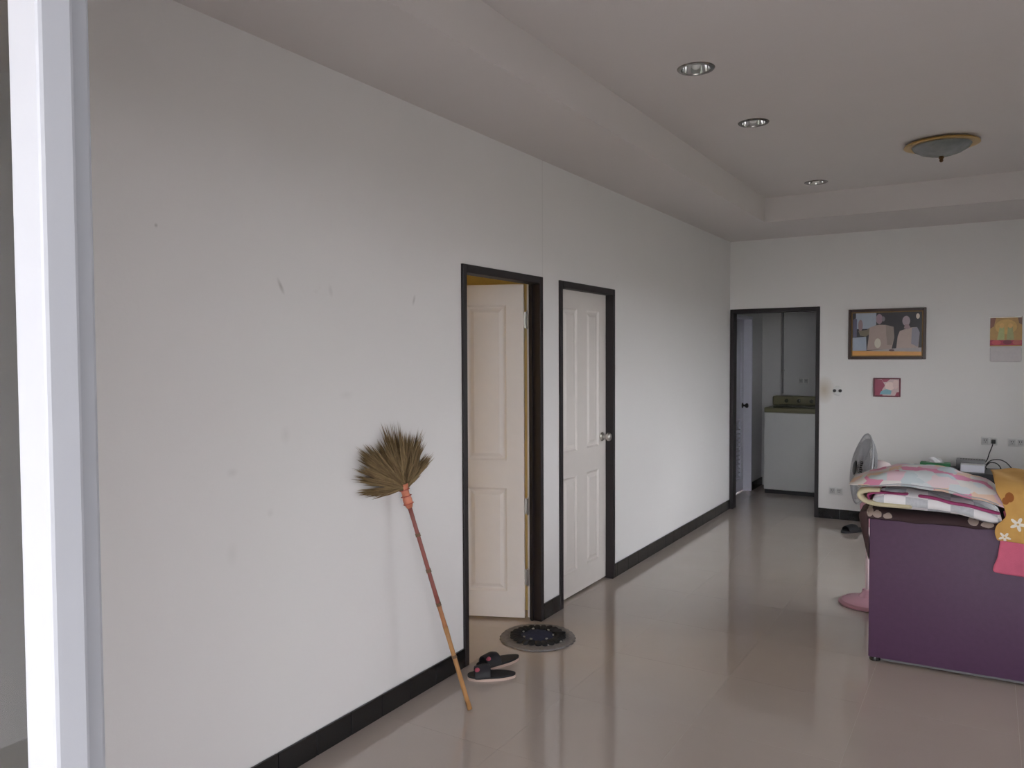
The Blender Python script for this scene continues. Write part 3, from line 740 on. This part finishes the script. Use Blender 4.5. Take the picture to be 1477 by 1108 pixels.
for k in range(1500):
    i = rnd.uniform(0, len(T3)-1); a = int(i); f = i-a
    g = f if rnd.random() < .30 else (f**3 if f < .5 else 1-(1-f)**3)      # gather into clumps
    e = T3[a].lerp(T3[a+1], g) if a+1 < len(T3) else T3[a]
    d = e-root; ln = rnd.uniform(.62, 1.0)**.7 if rnd.random() < .8 else rnd.uniform(.98, 1.08)
    if abs(g-.5) < .38: ln *= .9
    e = root+d*ln; e.x += rnd.uniform(-.028, .022); e.x = max(e.x, .004-foot.x)
    e.z += rnd.uniform(-.012, .012); e.y += rnd.uniform(-.012, .012)
    s = root+Vector((rnd.uniform(-.012, .012), rnd.uniform(-.014, .014), rnd.uniform(-.01, .01)))
    side = (e-s).cross(Vector((1, 0, 0))).normalized(); tw = Vector((rnd.uniform(-.6, .6), 0, 0)); side = (side+tw).normalized()
    m_ = s.lerp(e, .5)+Vector((rnd.uniform(-.004, .012), 0, 0)); w0, w1 = .0016, rnd.uniform(.0018, .0034)
    vs = [bm.verts.new(p) for p in (s-side*w0, s+side*w0, m_+side*w1, m_-side*w1, s.lerp(e, .8)+side*w1*.7, s.lerp(e, .8)-side*w1*.7, e)]
    for q in ((0, 1, 2, 3), (3, 2, 4, 5), (5, 4, 6)):
        fc = bm.faces.new([vs[x] for x in q]); fc.material_index = k % 3

G = [mat('dry_grass_a', (.205, .138, .062, 1), rough=.8, var=.3, scale=40), mat('dry_grass_b', (.155, .098, .043, 1), rough=.8, var=.3, scale=40), mat('dry_grass_c', (.25, .172, .082, 1), rough=.8, var=.3, scale=40)]
obj('bristles', bm, G, broom, kind='stuff')

# ------------------------------------------------------------------ slippers and round mat by the open door
NAVY = mat('black_foam_rubber', (.014, .014, .017, 1), rough=.7, var=.2, scale=60, bump=.2)
SOLE = mat('cream_sole_edge', (.58, .44, .38, 1), rough=.6)
STRAPM = mat('dark_slipper_strap', (.010, .010, .014, 1), rough=.6, var=.2)
PINKD = mat('pink_badge', (.36, .06, .10, 1), rough=.5)
def outline(L, Wd, n=36):
    pts = []
    for k in range(n):
        a = 2*PI*k/n; c, s = math.cos(a), math.sin(a)
        x = L/2*math.copysign(abs(c)**.75, c); wv = Wd/2*(1+.16*c-.10*math.cos(2*a))
        pts.append((x, wv*math.copysign(abs(s)**.85, s)))
    return pts
def prism(bm, pts, z0, z1, inset=0):
    a = [bm.verts.new((x, y, z0)) for x, y in pts]; b = [bm.verts.new((x, y, z1)) for x, y in pts]
    n = len(pts)
    for i in range(n): bm.faces.new((a[i], a[(i+1) % n], b[(i+1) % n], b[i]))
    bm.faces.new(a[::-1]); bm.faces.new(b)
def slipper(toe, heel, label, badge=True, mirror=1, plain=False, zup=0, group=None):
    toe, heel = Vector(toe), Vector(heel); c = (toe+heel)/2; d = toe-heel; L = d.length
    s = thing('slipper', label, 'slipper', (c.x, c.y, 0), math.atan2(d.y, d.x), group)
    pts = outline(L, .088)
    bm = NB(); prism(bm, pts, 0, .012); so = obj('sole', bm, SOLE if not plain else NAVY, s, smooth=True)
    bm = NB(); prism(bm, [(x*.99, y*.97) for x, y in pts], .0121, .021); obj('footbed', bm, NAVY, s, smooth=True)
    rows = []
    for i in range(9):
        x = L*.02+L*.34*i/8; hgt = .062-.022*abs(i/8-.35)
        rows.append([(x+.006*math.cos(PI*j/12)*0, .047*math.cos(PI*j/12)*(1+.06*math.sin(PI*i/8)), .010+hgt*math.sin(PI*j/12)**.8) for j in range(13)])
    st = sheet('strap', rows, STRAPM if not plain else NAVY, s, .006)
    if badge:
        bm = NB(); bmesh.ops.create_uvsphere(bm, u_segments=16, v_segments=10, radius=1, matrix=Matrix.Translation((L*.30, .030*mirror, .052)) @ Matrix.Diagonal((.013, .009, .012, 1))); obj('bow', bm, PINKD, st, smooth='all')
    return s
f2 = lambda px, py: hit(px, py, 2, 0)
slipper(f2(674, 979), f2(744, 976), 'black slipper with pink bow lying beside the broom', mirror=1)
slipper(f2(688, 966), f2(748, 950), 'black slipper turned towards the round mat, behind its pair', mirror=1)
slipper(f2(1214, 769), f2(1254, 764), 'black slipper on the floor below the wall socket', badge=False, plain=True)

rug = thing('round_mat', 'round grey doormat with black ruffled ring and navy centre', 'mat', (.125, 3.782, 0))
GREYK = mat('grey_knit', (.20, .185, .185, 1), rough=.95, var=.3, scale=60, bump=.8, bscale=150)
BLKR = mat('black_ruffle', (.010, .010, .012, 1), rough=.95, var=.3, scale=60)
NAVYR = mat('navy_pile', (.018, .024, .06, 1), rough=.95, var=.35, scale=50, bump=.6, bscale=160)
bm = NB(); lathe(bm, [(0, 0), (.205, 0), (.212, .004), (.208, .010), (.15, .012), (0, .012)], 180); border = obj('grey_border', bm, GREYK, rug, smooth=True)
for v in border.data.vertices:
    r = math.hypot(v.co.x, v.co.y)
    if r > .19: k = 1+.012*math.sin(5*math.atan2(v.co.y, v.co.x)+1)+.014*math.sin(30*math.atan2(v.co.y, v.co.x)); v.co.x *= k; v.co.y *= k
rnd = random.Random(4)
for k in range(24):
    a = 2*PI*k/24; bm = NB(); rr = .128+rnd.uniform(-.006, .006)
    bmesh.ops.create_icosphere(bm, subdivisions=2, radius=1, matrix=Matrix.Translation((rr*math.cos(a), rr*math.sin(a), .016)) @ Matrix.Rotation(a, 4, 'Z') @ Matrix.Diagonal((.034, .021, .013, 1)))
    for v in bm.verts: v.co += Vector((rnd.uniform(-1, 1), rnd.uniform(-1, 1), rnd.uniform(-1, 1)))*.002
    obj('ruffle', bm, BLKR, rug, smooth='all')
bm = NB(); lathe(bm, [(0, .026), (.03, .027), (.07, .024), (.096, .014), (.10, .012)], 40)
for v in bm.verts: v.co.z += rnd.uniform(-.0015, .0015)
obj('navy_centre', bm, NAVYR, rug, smooth='all')
FLECK = mat('grey_fleck', (.34, .33, .30, 1), rough=.9)
for k in range(14):
    a = 2*PI*k/14+rnd.uniform(-.2, .2); rr = .088 if k % 2 else .155; bm = NB()
    bmesh.ops.create_icosphere(bm, subdivisions=1, radius=1, matrix=Matrix.Translation((rr*math.cos(a), rr*math.sin(a), .024 if k % 2 else .014)) @ Matrix.Rotation(a, 4, 'Z') @ Matrix.Diagonal((.006, .010, .005, 1)))
    obj('tuft', bm, FLECK, rug, smooth='all')

# ------------------------------------------------------------------ things on the end wall
def wall_poly(bm, pts, y, mi):
    f = bm.faces.new([bm.verts.new((x, y, z)) for x, z in pts]); f.material_index = mi
def ell(cx, cz, rx, rz, n=24): return [(cx+rx*math.cos(2*PI*k/n), cz+rz*math.sin(2*PI*k/n)) for k in range(n)]
def alb(r, g, b, ref=158): k = .78/lin(ref); return (min(.9, lin(r)*k), min(.9, lin(g)*k), min(.9, lin(b)*k), 1)
def picture(name, label, cat, x0, x1, z0, z1, fw, fm, shapes, inner=None, tilt=0.0, depth=.022, size=(1, 1)):
    """framed print on the end wall; shapes: (rgb, polygon in 0..1 coords)"""
    root = thing(name, label, cat, ((x0+x1)/2, DB, z0))
    W_, H_ = x1-x0, z1-z0
    def bx(nm, a, b, p, q, d0, d1, m, bev=.003):
        bm = NB(); box(bm, a-W_/2, b-W_/2, -d1, -d0, p, q, bev=bev, seg=1); return obj(nm, bm, m, root)
    for nm, (a, b, p, q) in (('frame_side', (0, fw, 0, H_)), ('frame_side', (W_-fw, W_, 0, H_)), ('frame_rail', (fw, W_-fw, 0, fw)), ('frame_rail', (fw, W_-fw, H_-fw, H_))):
        bx(nm, a, b, p, q, .001, depth, fm)
    i = fw
    if inner:
        iw, im = inner
        for nm, (a, b, p, q) in (('inner_slip', (fw, fw+iw, fw, H_-fw)), ('inner_slip', (W_-fw-iw, W_-fw, fw, H_-fw)), ('inner_slip', (fw+iw, W_-fw-iw, fw, fw+iw)), ('inner_slip', (fw+iw, W_-fw-iw, H_-fw-iw, H_-fw))):
            bx(nm, a, b, p, q, .001, depth-.008, im, bev=.001)
        i += iw
    bx('backing', fw, W_-fw, fw, H_-fw, .001, .006, mat('print_backing', (.3, .28, .25, 1)), bev=0)
    bm = NB(); ms = []
    for k, (col, pl) in enumerate(shapes):
        ms.append(mat('%s_ink_%d_%d_%d' % ((name,)+col), alb(*col), rough=.35, var=.08, scale=30))
        wall_poly(bm, [(-W_/2+i+(W_-2*i)*u, i+(H_-2*i)*v) for u, v in pl], -.0065-.00015*k, k)
    obj('print', bm, ms, root)
    root.rotation_euler = (0, tilt, 0)
    return root
def cv(pts): return [((x-90)/1230, 1-(y-110)/780) for x, y in pts]
def ce(x, y, rx, ry): return ell((x-90)/1230, 1-(y-110)/780, rx/1230, ry/780)
FULL = [(0, 0), (1, 0), (1, 1), (0, 1)]
sh = [((22, 19, 24), FULL), ((112, 118, 128), cv([(150, 400), (420, 400), (520, 330), (520, 112), (150, 112)])), ((60, 60, 78), cv([(100, 560), (170, 540), (170, 220), (140, 200), (100, 230)])),
      ((112, 120, 132), cv([(92, 800), (350, 800), (340, 545), (92, 560)])), ((100, 84, 86), ce(235, 335, 42, 105)), ((80, 72, 60), cv([(195, 430), (260, 430), (350, 420), (400, 380), (420, 480), (330, 545), (230, 520)])),
      ((118, 104, 98), cv([(360, 790), (390, 520), (400, 380), (510, 340), (580, 330), (690, 335), (830, 370), (845, 560), (800, 770)])), ((100, 90, 84), cv([(690, 335), (830, 370), (845, 560), (800, 700), (720, 700), (700, 500)])),
      ((104, 86, 94), ce(575, 225, 60, 92)), ((82, 78, 84), ce(648, 225, 30, 45)), ((146, 142, 132), ce(550, 665, 58, 88)), ((126, 112, 106), cv([(880, 760), (905, 540), (940, 450), (1080, 400), (1150, 390), (1240, 385), (1285, 480), (1260, 760)])),
      ((98, 96, 104), cv([(1140, 680), (1150, 400), (1240, 385), (1285, 480), (1255, 740)])), ((116, 104, 110), ce(1050, 270, 68, 90)), ((110, 92, 94), cv([(1010, 400), (1030, 330), (1090, 330), (1130, 400), (1070, 420)])),
      ((150, 140, 132), ce(1250, 190, 32, 48)), ((118, 112, 112), cv([(92, 830), (500, 790), (880, 760), (1318, 750), (1318, 830)])), ((156, 112, 58), [(0, 0), (1, 0), (1, .085), (.4, .10), (0, .115)]), ((60, 44, 44), ce(800, 795, 50, 18))]
BROWNF = mat('brown_frame_wood', (.045, .020, .016, 1), rough=.35, var=.3, scale=30); GOLD = mat('dull_gold_slip', (.22, .13, .045, 1), rough=.45, metal=.3)
picture('framed_portrait', 'large brown framed print of two people in pale clothes against black', 'picture', 1.128, 1.783, 1.540, 2.011, .026, BROWNF, sh, inner=(.010, GOLD))
sh = [((150, 132, 132), FULL), ((112, 48, 66), [(0, 0), (.32, 0), (.30, .35), (.42, .62), (.28, .98), (0, 1)]), ((118, 56, 74), [(.28, 1), (.62, 1), (.5, .84), (.36, .82)]), ((168, 150, 146), ell(.62, .58, .20, .26)), ((160, 140, 138), ell(.86, .70, .12, .28)),
      ((92, 128, 138), [(.2, .06), (.66, .06), (.70, .30), (.48, .40), (.26, .26)]), ((112, 44, 60), [(.84, 0), (1, 0), (1, .22), (.9, .20)])]
picture('small_framed_picture', 'small maroon framed picture hung below the large portrait', 'picture', 1.350, 1.580, 1.191, 1.368, .013, mat('maroon_frame', (.16, .025, .045, 1), rough=.4), sh, depth=.016)
# calendar
cal = thing('wall_calendar', 'wall calendar with a gold and red picture above a pale date sheet', 'calendar', (2.394, DB, 1.515))
bm = NB(); box(bm, -.1195, .1195, -.006, -.001, .135, .388); obj('picture_board', bm, PLASTICW, cal)
sh = [((126, 100, 62), FULL), ((92, 62, 52), [(0, .62), (.12, .7), (.18, 1), (0, 1)]), ((86, 66, 56), [(.86, 1), (.9, .8), (1, .74), (1, 1)]), ((142, 116, 70), ell(.5, .68, .34, .26)), ((118, 122, 82), [(.22, .22), (.46, .22), (.44, .66), (.30, .66)]), ((112, 112, 78), [(.52, .22), (.76, .22), (.7, .68), (.56, .66)]),
      ((150, 122, 76), ell(.37, .72, .07, .09)), ((150, 122, 76), ell(.63, .72, .07, .09)), ((120, 42, 58), [(0, .03), (1, .03), (1, .2), (0, .22)]), ((138, 60, 66), ell(.2, .13, .15, .08)), ((88, 40, 50), ell(.55, .14, .14, .08)), ((128, 70, 66), ell(.85, .13, .14, .08))]
bm = NB(); ms = []
for k, (col, pl) in enumerate(sh):
    ms.append(mat('calendar_ink_%d_%d_%d' % col, alb(*col, ref=150), rough=.5, var=.15, scale=45)); wall_poly(bm, [(-.1175+.235*u, .138+.247*v) for u, v in pl], -.0062-.00012*k, k)
obj('picture_print', bm, ms, cal)
bm = NB(); box(bm, -.1195, .1195, -.007, -.0005, .384, .394); obj('top_strip', bm, mat('tin_strip', (.35, .33, .3, 1), rough=.4, metal=.8), cal)
rows = [[(-.117+.234*i/10, -.004-.006*math.sin(k/6*2.6)-.002*math.sin(i*.9), .134-.132*k/6) for i in range(11)] for k in range(7)]
sheet('date_sheet', rows, mat('calendar_paper', (.66, .62, .63, 1), rough=.8, var=.1, scale=60), cal, .0015)

# sockets and switch
def socket(x, z, label, w_=.122, h_=.074, y=DB, name='wall_socket', rows=2, group=None):
    s = thing(name, label, 'socket', (x, y, z-h_/2), group=group)
    bm = NB(); box(bm, -w_/2, w_/2, -.010, 0, 0, h_, bev=.003, seg=2); pl = obj('plate', bm, PLASTICW, s, smooth=True)
    for k in range(rows):
        cx = (-.03, .03)[k] if rows == 2 else 0
        bm = NB(); box(bm, cx-.022, cx+.022, -.0125, -.0095, h_/2-.024, h_/2+.024, bev=.001, seg=1); ins = obj('insert', bm, mat('grey_socket_insert', (.50, .50, .50, 1), rough=.4), s)
        for dx, dz, a, b in ((-.008, .006, .0022, .006), (.008, .006, .0022, .006), (0, -.011, .003, .003)):
            bm = NB(); box(bm, cx+dx-a, cx+dx+a, -.013, -.0122, h_/2+dz-b, h_/2+dz+b); obj('slot', bm, PLASTICB, ins)
    return s
socket(1.030, .275, 'white double socket low on the wall beside the kitchen doorway')
socket(2.285, .823, 'white wall socket with a black plug above the black cabinet')
socket(2.485, .820, 'white wall socket with nothing plugged in above the black cabinet')
sw = thing('round_switch', 'small round white wall switch with two black buttons', 'switch', (1.035, DB, 1.20))
M = Matrix.Translation((0, 0, .04)) @ Matrix.Rotation(PI/2, 4, 'X')
bm = NB(); lathe(bm, [(0, .012), (.030, .012), (.042, .008), (.046, 0), (0, 0)], 32, mtx=M); obj('plate', bm, PLASTICW, sw, smooth=True)
for dx in (-.025, .025):
    bm = NB(); lathe(bm, [(0, .019), (.013, .018), (.016, .011), (0, .011)], 20, mtx=Matrix.Translation((dx, 0, 0)) @ M); obj('button', bm, PLASTICB, sw, smooth=True)
bm = NB(); lathe(bm, [(0, .024), (.008, .022), (.0105, .011), (0, .011)], 20, mtx=M); obj('centre_cap', bm, PLASTICW, sw, smooth=True)

# ------------------------------------------------------------------ black cabinet with clutter
BLACKW = mat('black_laminate', (.012, .012, .014, 1), rough=.4, var=.15, scale=20); BLKTOP = mat('charcoal_laminate_top', (.035, .036, .040, 1), rough=.35, var=.15, scale=20)
CX0, CX1, CY0, CY1, CZ = 1.70, 3.55, 7.58, 8.005, .585
cabn = thing('low_cabinet', 'low black television cabinet against the end wall', 'cabinet', ((CX0+CX1)/2, (CY0+CY1)/2, 0))
def PC(nm, m, *a, **k):
    bm = NB(); box(bm, *a, **k); o = obj(nm, bm, m, cabn); o.matrix_parent_inverse = Matrix.Translation(-Vector(cabn.location)); return o
PC('top', BLKTOP, CX0, CX1, CY0, CY1, CZ-.055, CZ, bev=.003, seg=1)
PC('shelf', BLACKW, CX0+.03, CX1-.03, CY0+.03, CY1, .28, .30); PC('bottom', BLACKW, CX0+.03, CX1-.03, CY0+.03, CY1, .04, .06)
for x in (CX0, CX0+.6, CX1-.63, CX1-.03): PC('side_panel', BLACKW, x, x+.03, CY0+.01, CY1, 0, CZ-.055)
PC('back_panel', BLACKW, CX0+.03, CX1-.03, CY1-.012, CY1-.002, .06, CZ-.055)
for x in (CX0+.034, CX1-.596):
    d = PC('door', BLKTOP, x, x+.562, CY0, CY0+.018, .045, CZ-.06, bev=.002, seg=1); h = PC('handle', STEEL, x+.25, x+.31, CY0-.014, CY0, .40, .412); h.parent = d
# white box with grey set-top box on it
wb = thing('white_carton', 'small white carton on the black cabinet beside the cables', 'box', (2.165, 7.70, CZ))
bm = NB(); box(bm, -.088, .088, -.06, .06, 0, .062, bev=.003, seg=1); obj('carton_body', bm, mat('white_carton_board', (.78, .78, .86, 1), rough=.6), wb)
bm = NB(); box(bm, -.084, .084, -.056, .02, .0615, .064, bev=.0005, seg=1); obj('lid_flap', bm, PLASTICW, wb)
gb = thing('set_top_box', 'flat grey set-top box standing behind the white carton', 'box', (2.15, 7.86, CZ))
bm = NB(); box(bm, -.11, .11, -.075, .075, .006, .085, bev=.006, seg=2); obj('case', bm, mat('grey_appliance_case', (.24, .24, .25, 1), rough=.45), gb, smooth=True)
for x in (-.09, .09):
    for y in (-.06, .06):
        bm = NB(); lathe(bm, [(0, 0), (.008, 0), (.008, .0065), (0, .0065)], 10, mtx=Matrix.Translation((x, y, 0))); obj('rubber_foot', bm, PLASTICB, gb)
bm = NB()
for k in range(9): box(bm, -.08+.02*k, -.07+.02*k, -.03, .05, .0845, .0855)
obj('vent', bm, PLASTICB, gb)
tb = thing('tissue_box', 'green tissue box with a white tissue on the cabinet', 'tissue box', (1.885, 7.72, CZ))
bm = NB(); box(bm, -.115, .115, -.06, .06, 0, .058, bev=.003, seg=1); obj('carton', bm, mat('green_printed_card', (.035, .19, .075, 1), rough=.5, var=.25, scale=30), tb)
bm = NB(); lathe(bm, [(0, 0), (1, 0), (1, .001), (0, .001)], 24, mtx=Matrix.Translation((0, 0, .058)) @ Matrix.Diagonal((.07, .025, 1, 1))); obj('opening', bm, PLASTICW, tb)
rows = [[(-.05+.10*i/8+.01*math.sin(k), .012*math.sin(i*1.1+k)-.006+.004*k, .058+.045*k/4*(1-.35*abs(i/8-.45))) for i in range(9)] for k in range(5)]
sheet('tissue', rows, mat('white_tissue', (.80, .80, .82, 1), rough=.9), tb, .0015)
CABLE = mat('black_rubber_cable', (.02, .02, .022, 1), rough=.5)
pc = thing('power_cord', 'black power cord plugged into the wall socket above the cabinet', 'cable', (2.23, 7.9, CZ))
def cord(par, nm, pts, r=.0042):
    bm = NB(); tube(bm, [Vector(p)-Vector(par.location) for p in smoothpts(pts, 8)], r, 8); return obj(nm, bm, CABLE, par, smooth='all')
bm = NB(); box(bm, 2.315-.016-2.23, 2.315+.016-2.23, DB-.045-7.9, DB-.0135-7.9, .823-.02-CZ, .823+.016-CZ, bev=.006, seg=2); obj('plug', bm, PLASTICB, pc, smooth=True)
cord(pc, 'cord', [(2.313, DB-.04, .81), (2.306, DB-.045, .78), (2.285, DB-.05, .715), (2.272, DB-.06, .665), (2.255, DB-.09, .635), (2.262, DB-.12, .60), (2.27, DB-.13, .5895)])
for k, (lab, pts) in enumerate((('black cable arching high from the set-top box across the cabinet', [(2.262, 7.86, .63), (2.30, 7.88, .668), (2.36, 7.9, .676), (2.41, 7.9, .655), (2.45, 7.9, .61), (2.47, 7.89, .5895), (2.55, 7.87, .5895)]),
                                ('shorter black cable in a low arch behind the carton', [(2.262, 7.83, .62), (2.29, 7.84, .652), (2.33, 7.85, .652), (2.36, 7.85, .63), (2.385, 7.85, .5895), (2.44, 7.83, .5895)]))):
    c = thing('cable', lab, 'cable', (2.26, 7.85, CZ)); cord(c, 'cable_run', pts)

# ------------------------------------------------------------------ kitchen: washing machine, socket, conduit
OLIVE = mat('olive_plastic', (.22, .21, .12, 1), rough=.4, var=.1); DKLID = mat('dark_olive_lid', (.055, .058, .036, 1), rough=.25)
wx0, wx1, wy0, wy1 = .078, .70, 9.15, 9.715
wmc = thing('washing_machine', 'white top-loading washing machine with olive lid in the kitchen', 'washing machine', ((wx0+wx1)/2, (wy0+wy1)/2, 0))
w2, d2_ = (wx1-wx0)/2, (wy1-wy0)/2
WMW = mat('white_enamel', (.70, .71, .70, 1), rough=.3, var=.02)
PB('body', wmc, WMW, -w2, w2, -d2_, d2_, .045, .93, bev=.012, seg=3, smooth=True)
PB('plinth', wmc, PLASTICB, -w2+.01, w2-.01, -d2_+.012, d2_-.01, 0, .0445)
PB('top_cover', wmc, OLIVE, -w2-.001, w2+.001, -d2_-.002, d2_, .9305, .985, bev=.010, seg=3, smooth=True)
lid = PB('lid', wmc, DKLID, -w2+.10, w2-.03, -d2_-.006, d2_-.17, .9855, 1.005, bev=.006, seg=2, smooth=True)
bm = NB(); lathe(bm, [(0, 0), (.12, 0), (.12, .012), (0, .012)], 32, mtx=Matrix.Translation((.02, -d2_-.001, .93)) @ Matrix.Diagonal((1, .12, 1, 1))); obj('lid_handle', bm, OLIVE, wmc, smooth=True)
ctl = PB('control_panel', wmc, OLIVE, -w2, w2, d2_-.165, d2_, .9855, 1.10, bev=.02, seg=3, smooth=True)
for k in range(3):
    bm = NB(); lathe(bm, [(0, .02), (.018, .018), (.022, 0), (0, 0)], 16, mtx=Matrix.Translation((-.15+.14*k, d2_-.165, 1.045)) @ Matrix.Rotation(PI/2, 4, 'X')); obj('dial', bm, DKLID, ctl, smooth=True)
socket(.385, 1.275, 'white double socket on the kitchen wall above the washing machine', y=KY)
con = thing('conduit_pipe', 'thin grey conduit running up the kitchen wall', 'pipe', (.147, KY-.012, 0))
bm = NB(); tube(bm, [(0, 0, 1.12), (0, 0, 2.5)], .008, 10); obj('tube', bm, mat('grey_pvc', (.30, .30, .31, 1), rough=.5), con, smooth='all')
for z in (1.4, 1.9, 2.4):
    bm = NB(); box(bm, -.018, .018, -.004, .012, z-.006, z+.006); obj('saddle_clip', bm, STEEL, con)

# ------------------------------------------------------------------ ceiling lights
def downlight(x, y, label):
    d = thing('downlight', label, 'downlight', (x, y, HT), group='recessed ceiling lights')
    bm = NB(); lathe(bm, [(.068, -.001), (.070, -.006), (.084, -.005), (.089, 0), (.075, .001)], 48); obj('trim_ring', bm, mat('grey_chrome_trim', (.30, .29, .28, 1), rough=.25, metal=1), d, smooth=True)
    bm = NB(); lathe(bm, [(.0695, -.003), (.066, .02), (.056, .055), (.040, .080), (0, .085)], 48); obj('reflector', bm, CHROME, d, smooth='all')
    bm = NB(); lathe(bm, [(0, .084), (.018, .084), (.018, .055), (.016, .05)], 16); sk = obj('lamp_socket', bm, PLASTICW, d, smooth=True)
    bm = NB(); lathe(bm, [(.012, .055), (.014, .035), (.022, .022), (.022, .008), (.014, .0), (0, -.002)], 20); obj('bulb', bm, mat('frosted_bulb', (.80, .80, .78, 1), rough=.3), d, smooth='all')
    return d
downlight(*DL[0], 'round chrome recessed downlight nearest the sliding entrance door'); downlight(*DL[1], 'round chrome recessed downlight between two others in its row'); downlight(*DL[2], 'round chrome recessed downlight nearest the end wall step')
cl = thing('ceiling_lamp', 'brass rimmed glass bowl ceiling lamp with a finial', 'ceiling lamp', (1.99, 5.77, HT))
BRASS = mat('aged_brass', (.62, .42, .15, 1), rough=.3, metal=1, var=.15, scale=20)
bm = NB(); lathe(bm, [(0, 0), (.17, 0), (.19, -.008), (.215, -.016), (.218, -.024), (.205, -.028), (.178, -.026), (.165, -.02), (0, -.012)], 56); obj('brass_rim', bm, BRASS, cl, smooth=True)
LG = glass_mat('lamp_bowl_glass', (.62, .66, .66, 1))
bm = NB(); lathe(bm, [(.172, -.0265), (.16, -.046), (.12, -.070), (.07, -.086), (.012, -.094)], 48)
bmesh.ops.solidify(bm, geom=bm.faces[:], thickness=.004)
FROST = mat('ribbed_frosted_glass', (.40, .43, .43, 1), rough=.18, var=.3, scale=18); FROST.node_tree.nodes['Principled BSDF'].inputs['Transmission Weight'].default_value = .35
bowl = obj('glass_bowl', bm, FROST, cl, smooth='all')
bm = NB(); lathe(bm, [(0, -.012), (.007, -.014), (.007, -.09), (.014, -.094), (.017, -.104), (.010, -.112), (.013, -.120), (.007, -.130), (0, -.132)], 20); obj('finial', bm, mat('dark_brass', (.16, .09, .04, 1), rough=.35, metal=1), cl, smooth=True)
